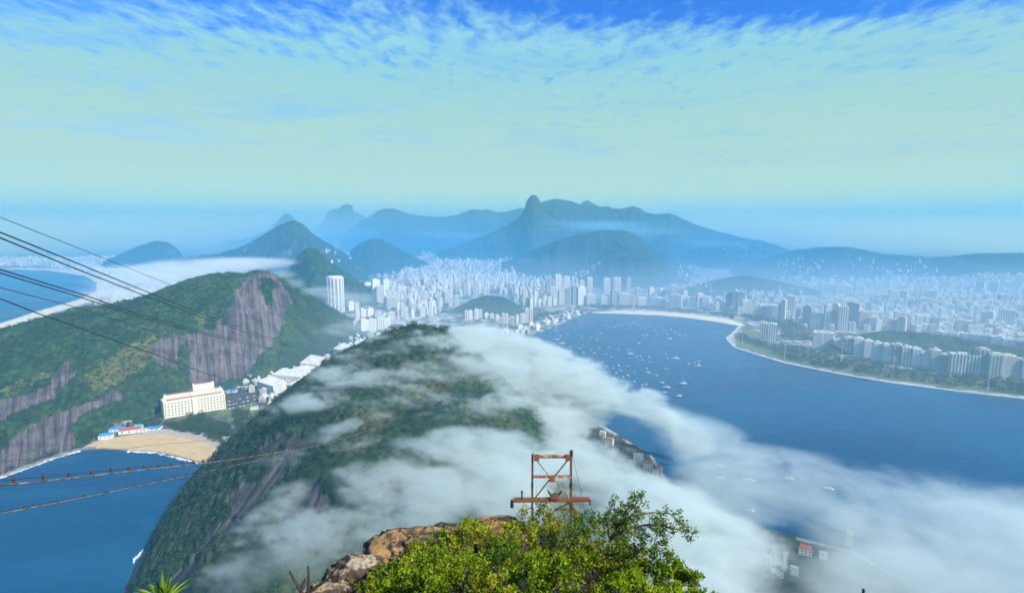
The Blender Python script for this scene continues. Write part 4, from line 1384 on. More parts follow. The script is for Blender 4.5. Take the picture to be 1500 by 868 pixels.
ragged([(186, 660.6), (230, 662.6), (262, 669.6), (290, 677.6)], 1.2, 2.2, 1)
ragged([(232, 663), (246, 666), (262, 671), (272, 674)], 1.6, 3.4, 2)
ragged([(282, 706), (277, 713), (269, 718), (262, 723)], 3, 6, 3)
ragged([(219, 797), (211, 806), (203, 814), (195, 822)], 5, 4, 4)
ragged([(206, 832), (200, 846), (196, 858), (192, 872)], 6, 7, 5)
ragged([(262, 732), (250, 748), (240, 762), (228, 780)], 2, 2, 7)
ragged([(0, 700), (40, 686), (80, 671), (118, 660)], 1.2, 1.4, 6)
strip('shore', M['shorerock'], [(-60, 722), (0, 699), (60, 677), (120, 658.5), (140, 657)], [10, 10, 9, 7, 3], 3.0, 4.0)

# ------------------------------------------------------------------ lamp masts of the park
for i, (px, top, base) in enumerate([(1149, 505, 526), (1232, 503, 534), (1308, 524, 546), (1446, 553, 577), (1087, 492, 504)]):
    p = at_z(px, base, 2.2)
    h = at_y(px, top, p.y).z - 2.2
    mb = MB()
    mb.tube([(0, 0, 0), (0, 0, h)], [1.1, .7], 8)
    o_ = mb.build('lamp_mast', M['concrete'], None, (p.x, p.y, 2.2))
    hd = MB()
    hd.prism([(2.2 * math.cos(k * math.pi / 5), 2.2 * math.sin(k * math.pi / 5)) for k in range(10)], h + .003, h + 1.8, .8)
    hd.build('lamp_head', M['concrete'], o_)
    tag(o_, 'tall pale lamp mast, ' + ['second', 'third', 'fourth', 'fifth', 'first'][i] + ' along the waterside park from the point', 'lamp mast', 'lamp masts in the waterside park')

# ------------------------------------------------------------------ boats
def hull_mesh(mb, L_, W_, H_, bow=1.0, col=.5):
    ring = []
    for k in range(9):
        s_ = k / 8
        x = -L_ / 2 + L_ * s_
        wv = W_ / 2 * (1 - max(0, (s_ - .45) / .55) ** 2) * (0.85 + .15 * min(1, s_ * 4))
        ring.append((x, max(wv, .05)))
    n_ = len(ring)
    v_, f_ = [], []
    for x, wv in ring:
        sh = (x / L_ + .5) ** 2 * H_ * .35
        v_ += [(x, -wv * .6, -.2), (x, -wv, H_ + sh), (x, wv, H_ + sh), (x, wv * .6, -.2)]
    for k in range(n_ - 1):
        a = k * 4
        for j in range(4):
            f_.append((a + j, a + 4 + j, a + 4 + (j + 1) % 4, a + (j + 1) % 4))
    f_ += [(0, 1, 2, 3), ((n_ - 1) * 4 + 3, (n_ - 1) * 4 + 2, (n_ - 1) * 4 + 1, (n_ - 1) * 4)]
    mb.add(v_, f_, col)


mb = MB()
hull_mesh(mb, 11, 3.6, 1.5)
mb.box((-.5, 0, 1.5), (4.2, 2.4, 1.2), 0, .85)
mb.box((-1.2, 0, 2.71), (2.0, 1.8, .9), 0, .8)
small_boat = mb.mesh('moored_boat')
small_boat.materials.append(M['hullwhite'])
mb.tube([(.6, 0, 1.4), (.6, 0, 14)], [.22, .12], 5)
mb.tube([(.4, 0, 3.4), (-4.2, 0, 3.2)], .22, 5)
sail_boat = mb.mesh('moored_sailboat')
sail_boat.materials.append(M['hullwhite'])
S4 = lambda q: (800 + q[0] / 4.823, 440 + q[1] / 4.823)
near_beach = [(560, 170), (580, 160), (615, 160), (630, 180), (660, 170), (665, 195), (720, 180), (740, 190), (775, 205), (808, 185), (815, 220), (855, 240), (910, 225), (940, 240), (985, 250), (640, 165), (600, 195), (690, 250), (715, 245), (540, 180), (500, 175), (450, 185), (480, 190),
              (750, 165), (830, 200), (590, 178), (625, 205), (680, 180), (700, 195), (760, 210), (845, 215), (880, 205), (570, 205), (785, 240), (420, 172), (520, 165)]
scattered = [(385, 232), (100, 250), (150, 242), (170, 330), (255, 315), (312, 350), (340, 372), (360, 275), (315, 262), (250, 260), (235, 340), (262, 370), (305, 415), (395, 432), (425, 378), (375, 335), (380, 510), (430, 548), (425, 465), (475, 478), (510, 460), (495, 512), (525, 497), (545, 540),
             (575, 530), (580, 465), (625, 510), (510, 348), (578, 352), (588, 405), (638, 400), (665, 392), (678, 420), (730, 400), (732, 437), (710, 482), (845, 375), (858, 408), (845, 485), (780, 530), (1005, 448), (1048, 440), (1080, 430), (622, 573), (678, 598), (708, 592), (725, 645),
             (570, 600), (160, 405), (145, 413), (200, 205), (70, 218), (40, 330), (125, 355), (210, 380), (290, 300), (460, 400), (440, 330)]
for lst, lb, gr in ((near_beach, 'small white boat in the crowded moorings off the curved beach', 'boats moored off the curved beach'), (scattered, 'small white boat in the loose moorings between jetty and cloud', 'boats moored loosely across the cove')):
    for q in lst:
        sail = random.random() < .55
        o_ = link('moored_sailboat' if sail else 'moored_boat', sail_boat if sail else small_boat, None, None, at_z(*S4(q), 0))
        o_.rotation_euler = (0, 0, random.gauss(2.6, .35))
        k = random.uniform(.55, .9)
        o_.scale = (k, k, k)
        tag(o_, lb + (' with bare mast' if sail else ''), 'boat', gr + (', with masts' if sail else ''))


def big_boat(px, py, L_, lb, kind='motor', rz=2.7, hull='hullwhite'):
    p = at_z(px, py, 0)
    e = empty({'motor': 'motor_boat', 'sail': 'sailing_yacht', 'barge': 'barge'}[kind], (p.x, p.y, 0), rz)
    tag(e, lb, 'boat')
    h_ = MB()
    hull_mesh(h_, L_, L_ * .28, L_ * .12)
    h_.build('hull', M[hull], e)
    c_ = MB()
    c_.box((-L_ * .08, 0, L_ * .12 + .003), (L_ * .42, L_ * .2, L_ * .1), 0, .9)
    c_.build('cabin', M['hullwhite'], e)
    if kind != 'barge':
        g_ = MB()
        g_.box((-L_ * .08, 0, L_ * .17), (L_ * .425, L_ * .205, L_ * .025))
        g_.build('cabin_windows', M['glass'], e)
    if kind == 'sail':
        m_ = MB()
        m_.tube([(L_ * .06, 0, L_ * .12), (L_ * .06, 0, L_ * 1.35)], [.28, .16], 6)
        m_.build('mast', M['hullwhite'], e)
        b_ = MB()
        b_.tube([(L_ * .05, 0, L_ * .3), (-L_ * .38, 0, L_ * .28)], .35, 6)
        b_.build('boom', M['cabin'], e)
    if kind == 'motor':
        f_ = MB()
        f_.box((-L_ * .12, 0, L_ * .22 + .006), (L_ * .22, L_ * .16, L_ * .07), 0, .85)
        f_.build('flybridge', M['cabin'], e)


for q, L_, lb, kd in [((70, 280), 22, 'larger white boat nearest the jetty spit', 'motor'), ((110, 305), 20, 'white motor boat just below the boat at the jetty', 'motor'), ((873, 272), 16, 'lone white boat just beyond the crowded beach moorings', 'motor'), ((650, 303), 16, 'lone white boat in open water under the crowded moorings', 'motor'), ((590, 380), 22, 'broad white boat in the middle of the cove', 'motor'),
                      ((912, 413), 24, 'long white motor boat alone right of the cove moorings', 'motor'), ((1075, 462), 15, 'outermost white boat to the right in the cove', 'sail'), ((717, 510), 14, 'tan hulled boat in the middle of the loose moorings', 'barge'), ((812, 582), 15, 'white boat upper left of the bright motor boat', 'motor'),
                      ((852, 617), 19, 'bright white motor boat beside the tall masted yacht', 'motor'), ((833, 650), 13, 'small white boat below the bright motor boat', 'motor'), ((968, 588), 18, 'white yacht with a tall bare mast off the cloud edge', 'sail')]:
    big_boat(*S4(q), L_, lb, kd, random.gauss(2.7, .2))
big_boat(*S4((937, 678)), 17, 'orange hulled barge lowest in the cove', 'barge', 3.1, 'orange')
for px, py, L_, lb in [(1053, 683, 13, 'white boat topmost in the thin cloud off the village'), (1056, 700, 12, 'faint white boat under the topmost one in thin cloud'), (1097, 704, 18, 'largest white boat glimpsed in the thin cloud'), (1157, 701, 12, 'white boat in the clear just above the cloud bank'), (1214, 716, 14, 'white boat farthest right along the cloud bank'), (1100, 748, 11, 'small white boat nearly swallowed by the cloud bank')]:
    big_boat(px, py, L_, lb, 'motor', 2.6)

# ------------------------------------------------------------------ cables
def cable(name, knots, rad, label, group, mat='cable', n=60, cat='cable'):
    """hanging cable through pixels at depths; depth follows a straight run between them"""
    pts = []
    for i in range(len(knots) - 1):
        a, b_ = at_y(*knots[i]), at_y(*knots[i + 1])
        for k in range(n):
            pts.append(a.lerp(b_, k / n))
    pts.append(at_y(*knots[-1]))
    mb = MB()
    mb.tube(pts, rad, 6)
    o_ = mb.build(name, M[mat])
    tag(o_, label, cat, group)
    return o_


def run(line, vx, k):
    """pixels with the depth of a straight run that vanishes at column VX"""
    return [(x, y, k / (vx - x)) for x, y in line]


G1 = 'cables slung from the left over the green hill'
cable('steel_cable', run([(-40, 302), (0, 318), (170, 385), (250, 417), (330, 450), (400, 478)], 520, 16000), .022, 'thinnest topmost cable crossing the sky above the ocean', G1)
cable('steel_cable', run([(-40, 325), (0, 340), (100, 380), (200, 421), (300, 461), (400, 496), (455, 514), (500, 527)], 517, 15000), .042, 'upper of the two thick cables passing over the green hill crest', G1)
cable('steel_cable', run([(-40, 333), (0, 348), (100, 389), (200, 428), (300, 466), (400, 500), (455, 517), (500, 529)], 517, 15000), .042, 'lower of the two thick cables passing over the green hill crest', G1)
cable('steel_cable', run([(-40, 383), (0, 394.5), (127, 433), (200, 459), (300, 486), (384, 506), (451, 526), (482, 537)], 500, 14000), .038, 'upper of the close cable pair crossing the ocean beach', G1)
cable('steel_cable', run([(-40, 388), (0, 399.5), (127, 438), (200, 463), (300, 489), (384, 509), (451, 528), (482, 539)], 500, 14000), .036, 'lower of the close cable pair crossing the ocean beach', G1)
cable('steel_cable', run([(-40, 410), (0, 421), (120, 452), (200, 478), (300, 506), (400, 532), (470, 548)], 496, 14000), .022, 'thin faint cable between the close pair and the low dark one', G1)
cable('steel_cable', run([(-40, 424), (0, 437), (56, 459), (83, 468), (167, 498), (234, 521), (300, 546), (370, 566), (440, 584)], 470, 13000), .034, 'lowest dark cable crossing the rock face', G1)
cable('steel_cable', run([(-40, 684), (0, 676), (120, 664), (230, 651), (330, 642), (400, 636), (470, 626)], 620, 26000), .020, 'thin dark wire above the clamped cable over the small bay', 'cables low over the small bay')


def clamped(line, off, vx, k, rad_w, rad_s, xs, label, clh):
    knots = run(line, vx, k)
    top = [at_y(x, y, Y) for x, y, Y in knots]
    e = empty('haul_cable', top[0])
    tag(e, label, 'cable', 'cables low over the small bay')
    fine = []
    for i in range(len(top) - 1):
        for j in range(30):
            fine.append(top[i].lerp(top[i + 1], j / 30))
    fine.append(top[-1])
    mb = MB()
    mb.tube([p_ - top[0] for p_ in fine], rad_w, 6)
    mb.build('wire', M['cable'], e)
    mb = MB()
    mb.tube([p_ - top[0] - Vector((0, 0, off)) for p_ in fine], rad_s, 8)
    mb.build('sleeve', M['sleeve'], e)
    lx, ly = [q[0] for q in line], [q[1] for q in line]
    mb = MB()
    mb.box((-.09, 0, -off - rad_s * 1.3), (.16, .16, off + rad_s * 2.0 + clh))
    mb.tube([(-.16, 0, -off), (.16, 0, -off)], rad_s * 1.35, 8)
    cm = mb.mesh('clamp')
    cm.materials.append(M['clampm'])
    for x in xs:
        p_ = at_y(x, float(np.interp(x, lx, ly)), k / (vx - x)) - top[0]
        o_ = link('clamp', cm, None, e, p_)


L9 = [(-60, 709), (0, 703.5), (22, 702), (65, 698), (102, 694.5), (135, 691), (163, 688), (188, 685.5), (212, 683), (251, 679.5), (284, 676), (330, 671), (400, 661), (480, 648), (540, 629), (580, 604)]
xs9 = [624 - 602 * 13 / (13 + s_) for s_ in range(-1, 40)]
clamped(L9, .36, 624, 24000, .030, .064, [x for x in xs9 if x < 500], 'upper clamped cable with a row of rusty clamps over the small bay', .12)
L10 = [(-60, 760), (0, 749), (37, 742), (88, 732.5), (130, 724), (167, 716.5), (199, 710), (226, 704.5), (251, 699.5), (300, 689.5), (340, 681), (400, 668), (450, 656)]
xs10 = [600 - 563 * 11 / (11 + s_) for s_ in range(-1, 26)]
clamped(L10, .16, 600, 24000, .026, .046, [x for x in xs10 if x < 420], 'lower clamped cable with small dark clamps over the small bay', .02)

# ------------------------------------------------------------------ the near slope
def slope(x, y):
    """ground of the near spur that falls away in front of the viewer"""
    z = 391.1 - .53 * np.maximum(y, 0)
    z = z - np.maximum(0, y - 49) ** 1.3 * .9 + np.minimum(y, 0) * -.1
    xl = -11.0 + .10 * np.maximum(0, y - 16)
    xr = 7.2 + 0 * y
    z = z - np.maximum(0, xl - x) ** 1.25 * 1.0 - np.maximum(0, x - xr) ** 1.25 * .55
    z = z - .04 * np.maximum(0, np.abs(x + 1) - 5) ** 2 * np.clip(y / 20, 0, 1)
    return z + .45 * fbm2(x / 3.1, y / 3.1, 5, 201)


gx, gy = np.meshgrid(np.linspace(-46, 52, 300), np.linspace(2, 95, 300), indexing='ij')
gz = slope(gx, gy)
me = grid_mesh('slope', gx, gy, gz, True)
tag(link('slope', me, mat_plain('dark_soil_and_litter', (0.030, 0.026, 0.018), (0.075, 0.06, 0.035), 1.5, 0.95, bmp=.8, bdist=.15)), kind='structure')

# rock with lichen, dark weathering and pale worn skin
m, t, b, o = new_mat('lichened_rock')
P = pos(t)
n1 = t.noise(P, 0.55, 6.0, .65)
n2 = t.noise(P, 2.6, 6.0, .7)
n3 = t.noise(P, 1.1, 4.0, .6, 1.0)
gn = t.n('ShaderNodeNewGeometry')
sp_ = t.n('ShaderNodeSeparateXYZ')
t.link(gn.outputs['Normal'], sp_.inputs[0])
base = t.mix(t.ramp(n1, .38, .62), (0.030, 0.020, 0.016), (0.10, 0.068, 0.05))
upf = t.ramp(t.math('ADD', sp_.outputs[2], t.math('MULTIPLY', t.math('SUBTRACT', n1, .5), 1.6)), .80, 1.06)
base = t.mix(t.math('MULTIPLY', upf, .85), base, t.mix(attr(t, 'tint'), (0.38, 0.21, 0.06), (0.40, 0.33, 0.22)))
base = t.mix(t.math('MULTIPLY', t.ramp(n2, .60, .68), .8), base, (0.30, 0.29, 0.26))
base = t.mix(t.math('MULTIPLY', t.ramp(n3, .58, .66), .85), base, (0.014, 0.011, 0.010))
t.link(base, b.inputs['Base Color'])
b.inputs['Roughness'].default_value = .9
bump(t, b, t.math('ADD', n2, t.math('MULTIPLY', n1, 1.5)), .9, .16)
M['lichen'] = m


def boulder(px, py, Y, size, label, seed, tint=0.2, rz=0.0):
    c = at_y(px, py, Y)
    nu, nv = 90, 60
    th, ph = np.meshgrid(np.linspace(0, 2 * math.pi, nu, endpoint=False), np.linspace(0.02, math.pi - .02, nv), indexing='ij')
    dx, dy, dz = np.cos(th) * np.sin(ph), np.sin(th) * np.sin(ph), np.cos(ph)
    s_ = np.sign
    e_ = .95
    dx, dy, dz = s_(dx) * np.abs(dx) ** e_, s_(dy) * np.abs(dy) ** e_, s_(dz) * np.abs(dz) ** e_
    k = 1 + .13 * fbm2(dx * 1.7 + seed, dy * 1.7 + dz * 1.3, 4, seed) + .10 * fbm2(dx * 5 + dz * 3, dy * 5 - dz * 2, 4, seed + 3) - .12 * (ridged2(dx * 2.5 + dz, dy * 2.5 + seed, 3, seed + 7) > .82)
    X, Y_, Z_ = dx * k * size[0], dy * k * size[1], dz * k * size[2]
    ca, sa = math.cos(rz), math.sin(rz)
    me_ = grid_mesh('boulder', X * ca - Y_ * sa, X * sa + Y_ * ca, Z_, True, {'tint': np.full(X.shape, tint)}, wrap=True)
    me_.flip_normals()
    o_ = link('boulder', me_, M['lichen'], None, c)
    tag(o_, label, 'rock')
    return o_


boulder(606, 812, 33, (3.3, 2.4, 1.55), 'big dark rounded boulder with orange lichen on its crown', 3, 0.1, .2)
boulder(655, 795, 35, (2.0, 1.8, 1.1), 'orange topped boulder in the middle of the rocky crest', 5, 0.15)
boulder(725, 790, 38, (2.9, 2.2, 1.45), 'dark broad boulder just left of the rusty tower', 8, 0.0)
boulder(520, 856, 26, (1.75, 1.5, 1.45), 'pale tan boulder in front of the big dark one', 11, 1.0, .3)
boulder(472, 893, 24, (1.8, 1.3, 1.15), 'low dark slab of rock under the dead branches', 14, 0.6)
boulder(590, 850, 28, (1.4, 1.2, .8), 'mottled boulder half hidden by the bright shrubs', 15, 0.8)
boulder(235, 905, 15, (.8, .7, .55), 'small rock ledge carrying the spiky plant', 17, 0.6)

# ------------------------------------------------------------------ plants of the near slope
M['leaf_bright'] = mat_tintleaf('bright_leaf', (0.020, 0.062, 0.001), (0.38, 0.50, 0.004), (0.42, 0.34, 0.04), .5, .45)
M['leaf_yellow'] = mat_tintleaf('yellowish_leaf', (0.030, 0.058, 0.002), (0.46, 0.48, 0.008), (0.36, 0.22, 0.05), .5, .4)
M['leaf_olive'] = mat_tintleaf('olive_leaf', (0.022, 0.036, 0.004), (0.30, 0.31, 0.022), (0.25, 0.16, 0.05), .55, .3)
M['leaf_dark'] = mat_tintleaf('dark_glossy_leaf', (0.008, 0.030, 0.003), (0.19, 0.31, 0.010), (0.22, 0.20, 0.03), .4, .35)
M['twig'] = mat_plain('twig_bark', (0.09, 0.06, 0.04), (0.05, 0.035, 0.025), 8.0, .9, coord='obj')
M['moss'] = mat_tintleaf('yellow_moss_leaf', (0.20, 0.19, 0.01), (0.45, 0.40, 0.02), None, .7, .3)


def shrub(px, py, Y, rpx, mat, label, seed, leaf=.11, n_leaf=4200, squash=.85, wide=1.0, name='shrub', cat='shrub', upright=.35, clumps=46, group=None):
    g_ = np.random.default_rng(seed)
    c = at_y(px, py, Y)
    rad = rpx * math.hypot(Y, c.x) / FPX * 1.12
    gz_ = float(slope(np.array(c.x), np.array(c.y)))
    base = Vector((c.x, c.y, min(gz_, c.z - rad * .4)))
    e = empty(name, base)
    tag(e, label, cat, group)
    rel_c = np.array(c - base)
    # clump centres: more on the outer shell, none very low
    cc, rr = [], []
    while len(cc) < clumps:
        d_ = g_.normal(size=3)
        d_ /= np.linalg.norm(d_)
        if d_[2] < -.45:
            continue
        k = g_.uniform(.45, 1.0) ** .6
        lump = 1 + .32 * math.sin(3 * math.atan2(d_[1], d_[0]) + seed) * (1 - abs(d_[2]))
        cc.append(rel_c + d_ * rad * k * lump * np.array([wide, 1, squash]))
        rr.append(rad * g_.uniform(.12, .26))
    cc, rr = np.array(cc), np.array(rr)
    npc = max(12, int(n_leaf * .8) // clumps)
    cs = np.repeat(cc, npc, 0)
    rs = np.repeat(rr, npc)[:, None]
    d_ = g_.normal(size=cs.shape)
    d_ /= np.linalg.norm(d_, axis=1)[:, None]
    q = cs + d_ * rs * g_.uniform(.2, 1.15, (len(cs), 1))
    co, f, tn = leaves_at(q, d_ * .8, leaf * 1.28, g_, np.repeat(g_.random(clumps), npc), .55, upright)
    link('foliage', quad_mesh('foliage', co, f, False, {'tint': tn}), M[mat], e)
    mb = MB()
    for i in range(0, clumps, 2):
        a = Vector((g_.normal() * .12, g_.normal() * .12, 0))
        tip = Vector(cc[i])
        mid = a.lerp(tip, .5) + Vector(g_.normal(size=3) * rad * .10)
        mb.tube([a, mid, tip, tip + (tip - mid).normalized() * rad * .16], [.035, .024, .012, .005], 5)
    mb.build('stems', M['twig'], e)
    return e


shrub(640, 838, 24, 40, 'leaf_bright', 'rounded bright green shrub below the big dark boulder', 1, .12, 4200)
shrub(595, 862, 22, 40, 'leaf_bright', 'low green shrub right of the pale tan boulder', 2, .11, 3600)
shrub(688, 812, 28, 44, 'leaf_yellow', 'yellow green shrub between the boulders', 3, .13, 4200, 1.0)
shrub(676, 858, 20, 48, 'leaf_bright', 'lime green shrub in front of the rounded bright one', 4, .10, 4600)
shrub(728, 838, 23, 46, 'leaf_dark', 'darker shrub in the hollow under the broad boulder', 5, .11, 3800)
shrub(768, 812, 29, 46, 'leaf_yellow', 'gold tinged shrub at the left foot of the rusty tower', 6, .13, 3800, 1.1)
shrub(806, 790, 38, 46, 'leaf_olive', 'olive shrub directly under the rusty tower', 7, .15, 5200, 1.25)
shrub(826, 812, 30, 50, 'leaf_olive', 'drooping olive brown shrub in front of the tower base', 8, .12, 5000, 1.2)
shrub(775, 862, 18, 52, 'leaf_bright', 'vivid green shrub at the bottom edge under the tower', 9, .10, 5200)
shrub(835, 858, 18, 52, 'leaf_bright', 'vivid shrub with big leaf tufts right of the bottom edge middle', 10, .11, 4800)
shrub(882, 792, 27, 42, 'leaf_dark', 'dark tangled shrub behind the spreading tree', 11, .12, 3600, 1.0)
shrub(862, 832, 23, 40, 'leaf_olive', 'dull shrub in shade beneath the spreading tree', 12, .11, 3400)
shrub(905, 842, 19, 48, 'leaf_yellow', 'yellow leaved shrub below the spreading tree', 13, .10, 4600)
shrub(952, 842, 18, 46, 'leaf_dark', 'dense dark green shrub on the right edge of the spur', 14, .10, 4600)
shrub(995, 868, 16, 40, 'leaf_bright', 'outermost green shrub at the right foot of the spur', 15, .10, 4200, .9)
shrub(925, 880, 15, 46, 'leaf_bright', 'low lime shrub at the very bottom right of the spur', 16, .09, 4200)
shrub(720, 884, 16, 46, 'leaf_yellow', 'yellow green shrub cut off by the bottom edge', 17, .09, 4000)
shrub(548, 885, 22, 36, 'leaf_yellow', 'sparse yellowish shrub at the foot of the pale tan boulder', 18, .10, 2600)
shrub(640, 892, 17, 44, 'leaf_bright', 'green shrub hugging the bottom edge left of middle', 20, .09, 3600)
shrub(506, 848, 25, 15, 'moss', 'small cushion of yellow moss on the pale tan boulder', 19, .05, 1500, .7, name='moss_cushion', cat='moss', clumps=22)

shrub(612, 818, 27, 26, 'leaf_yellow', 'small yellow tufted shrub on the lap of the big dark boulder', 21, .11, 2200, .8)
shrub(566, 846, 25, 26, 'leaf_bright', 'green shrub wedged between the pale tan boulder and the big dark one', 22, .10, 2400, .8)
shrub(700, 790, 34, 22, 'leaf_yellow', 'yellow tuft on top of the middle boulder', 23, .12, 1800, 1.1)
shrub(745, 792, 33, 28, 'leaf_bright', 'green shrub against the broad boulder left of the tower', 24, .12, 2400, .9)

shrub(578, 866, 23, 34, 'leaf_bright', 'green shrub overlapping the right side of the pale tan boulder', 24, .10, 3000, .9)
shrub(655, 806, 30, 30, 'leaf_bright', 'bright shrub climbing over the middle boulder', 25, .12, 2600, .9)

# the small spreading tree, leaning out to the right over the cloud
e = empty('spreading_tree', at_y(880, 845, 19.5))
tag(e, 'small tree leaning right with dark leaves over the cloud', 'tree')
org = e.location.copy()
g_ = np.random.default_rng(77)
B_ = lambda px, py, Y=19.0: at_y(px, py, Y) - org
limbs = [([(880, 845), (886, 815), (893, 792)], .075), ([(893, 792), (905, 770), (925, 755), (940, 735), (938, 722)], .045), ([(893, 792), (915, 776), (945, 768), (975, 770), (1002, 778), (1018, 781)], .05), ([(925, 755), (955, 750), (982, 752), (996, 768)], .03),
         ([(893, 792), (890, 770), (902, 752), (898, 738)], .035), ([(915, 776), (935, 788), (958, 792)], .022), ([(945, 768), (965, 782), (988, 786)], .02), ([(886, 815), (905, 806), (925, 800), (936, 806)], .03), ([(905, 770), (918, 746), (922, 738)], .022), ([(880, 845), (905, 830), (938, 822)], .04)]
mb = MB()
cl = []
for pts, r0 in limbs:
    pp = [B_(x, y, 19.0 + g_.normal() * .25) for x, y in pts]
    mb.tube(pp, [r0 * (1 - .75 * i / (len(pp) - 1)) for i in range(len(pp))], 6)
    for i in range(1, len(pp)):
        for k in range(6):
            q = pp[i - 1].lerp(pp[i], g_.random())
            tip = q + Vector(g_.normal(size=3) * np.array([.20, .24, .17]))
            mb.tube([q, tip], [.012, .004], 4)
            if r0 < .07:
                cl.append(np.array(tip))
mb.build('trunk', M['twig'], e)
cl = np.array(cl)
npc = 26
cs = np.repeat(cl, npc, 0)
d_ = g_.normal(size=cs.shape)
d_ /= np.linalg.norm(d_, axis=1)[:, None]
q = cs + d_ * g_.uniform(.03, .21, (len(cs), 1))
co, f, tn = leaves_at(q, d_ * .7, .105, g_, np.repeat(g_.random(len(cl)), npc), .58, .1)
link('crown', quad_mesh('crown', co, f, False, {'tint': tn}), M['leaf_dark'], e)

# spiky rosette plant
e = empty('spiky_plant', at_y(240, 882, 14.6))
tag(e, 'spiky green rosette plant at the lower left edge over the sea', 'plant')
M['blade'] = mat_tintleaf('blade_leaf', (0.05, 0.13, 0.008), (0.20, 0.30, 0.02), None, .4, .3)
for k in range(34):
    az = 2.4 * k
    el = R(18 + 62 * ((k * .37) % 1))
    L_ = random.uniform(.8, 1.08)
    v_, f_ = [], []
    dirh = Vector((math.cos(az), math.sin(az), 0))
    side = Vector((-math.sin(az), math.cos(az), 0))
    for j in range(7):
        s_ = j / 6
        droop = -.22 * s_ ** 2 * (1.2 - math.sin(el))
        c_ = dirh * (L_ * s_ * math.cos(el)) + Vector((0, 0, L_ * s_ * math.sin(el) + droop))
        wv = .045 * (1 - s_) ** .8 * (0.6 + 1.2 * min(1, s_ * 3)) + .002
        v_ += [c_ - side * wv, c_ - Vector((0, 0, wv * .5)), c_ + side * wv]
    for j in range(6):
        a = j * 3
        f_ += [(a, a + 3, a + 4, a + 1), (a + 1, a + 4, a + 5, a + 2)]
    mb = MB()
    mb.add(v_, f_, random.random())
    mb.build('leaf_blade', M['blade'], e)

# bare dead branches
e = empty('dead_branch', at_y(443, 868, 23.5))
tag(e, 'bare blackened forked branch standing on the low dark slab', 'branch')
org = e.location.copy()
B_ = lambda px, py: at_y(px, py, 23.5) - org
for pts, r0 in [([(445, 880), (440, 862), (432, 850), (424, 836)], .06), ([(440, 862), (446, 850), (448, 846)], .035), ([(449, 878), (452, 858), (452, 840), (451, 828)], .05), ([(440, 862), (434, 860)], .025), ([(450, 870), (466, 857), (480, 848), (497, 826)], .05)]:
    mb = MB()
    pp = [B_(*q) for q in pts]
    mb.tube(pp, [r0 * 1.9 * (1 - .6 * i / (len(pp) - 1)) for i in range(len(pp))], 7)
    mb.build('fork', M['darkmetal'] if False else mat_plain('charred_wood', (0.02, 0.017, 0.014), (0.05, 0.04, 0.03), 6.0, .9, coord='obj'), e)

# short dark post low at the right
tp = at_y(1265, 862, 14)
mb = MB()
gz_ = float(slope(np.array(tp.x), np.array(tp.y)))
mb.tube([(0, 0, gz_ - .3 - tp.z), (0, 0, -.05)], .034, 8)
o_ = mb.build('fence_post', M['darkmetal'], None, tp)
mb = MB()
mb.tube([(0, 0, -.05), (0, 0, 0)], [.045, .03], 8)
mb.build('post_cap', M['darkmetal'], o_)
tag(o_, 'tip of a thin dark post poking up at the bottom edge before the low cloud', 'post')

# ------------------------------------------------------------------ rusty tower
m, t, b, o = new_mat('flaking_rusty_paint')
P = t.n('ShaderNodeTexCoord').outputs['Object']
n1 = t.noise(P, 1.4, 6.0, .7)
n2 = t.noise(P, 5.0, 6.0, .7)
cc = t.mix(t.ramp(n1, .42, .58), (0.13, 0.045, 0.028), (0.24, 0.10, 0.045))
cc = t.mix(t.ramp(n2, .50, .60), cc, (0.46, 0.43, 0.36))
cc = t.mix(t.ramp(n2, .36, .30), cc, (0.05, 0.025, 0.02))
t.link(cc, b.inputs['Base Color'])
b.inputs['Roughness'].default_value = .8
bump(t, b, n2, .6, .03)
M['rust'] = m
M['rust_dark'] = mat_plain('dark_rust', (0.07, 0.035, 0.025), (0.15, 0.06, 0.03), 2.5, .85, coord='obj')
M['rust_red'] = mat_plain('red_lead_paint', (0.17, 0.035, 0.030), (0.16, 0.10, 0.04), .7, .75, coord='obj')
M['rust_orange'] = mat_plain('orange_rust', (0.26, 0.085, 0.03), (0.14, 0.05, 0.028), 3.0, .85, coord='obj')
TY = 45.0
org = at_y(808, 756, TY)
e = empty('rusty_tower', org)
tag(e, 'rusty steel frame tower with crossed braces and a long red crossarm among the shrubs', 'tower')
T_ = lambda px, py, dy=0.0: at_y(px, py, TY) - org + Vector((0, dy, 0))


def bar(name, a, b_, wd, mat, dy=0.0, dp=None, angle=True):
    """steel section between two pixels: an L of two plates"""
    A_, B_2 = T_(*a, dy), T_(*b_, dy)
    d_ = (B_2 - A_)
    L_ = d_.length
    mb = MB()
    d_.normalize()
    yv = Vector((0, 1, 0))
    n_ = d_.cross(yv).normalized()
    dp = dp or wd

    def plate(c0, sn, sy):
        v_ = []
        for s_ in (0, L_):
            for i_, j_ in ((-1, -1), (1, -1), (1, 1), (-1, 1)):
                v_.append(A_ + d_ * s_ + n_ * (c0[0] + i_ * sn / 2) + yv * (c0[1] + j_ * sy / 2))
        mb.add(v_, [(3, 2, 1, 0), (4, 5, 6, 7), (0, 1, 5, 4), (1, 2, 6, 5), (2, 3, 7, 6), (3, 0, 4, 7)])
    plate((0, 0), wd, .03)
    if angle:
        plate((wd / 2 - .015, dp / 2 + .016), .03, dp)
    return mb.build(name, M[mat], e)


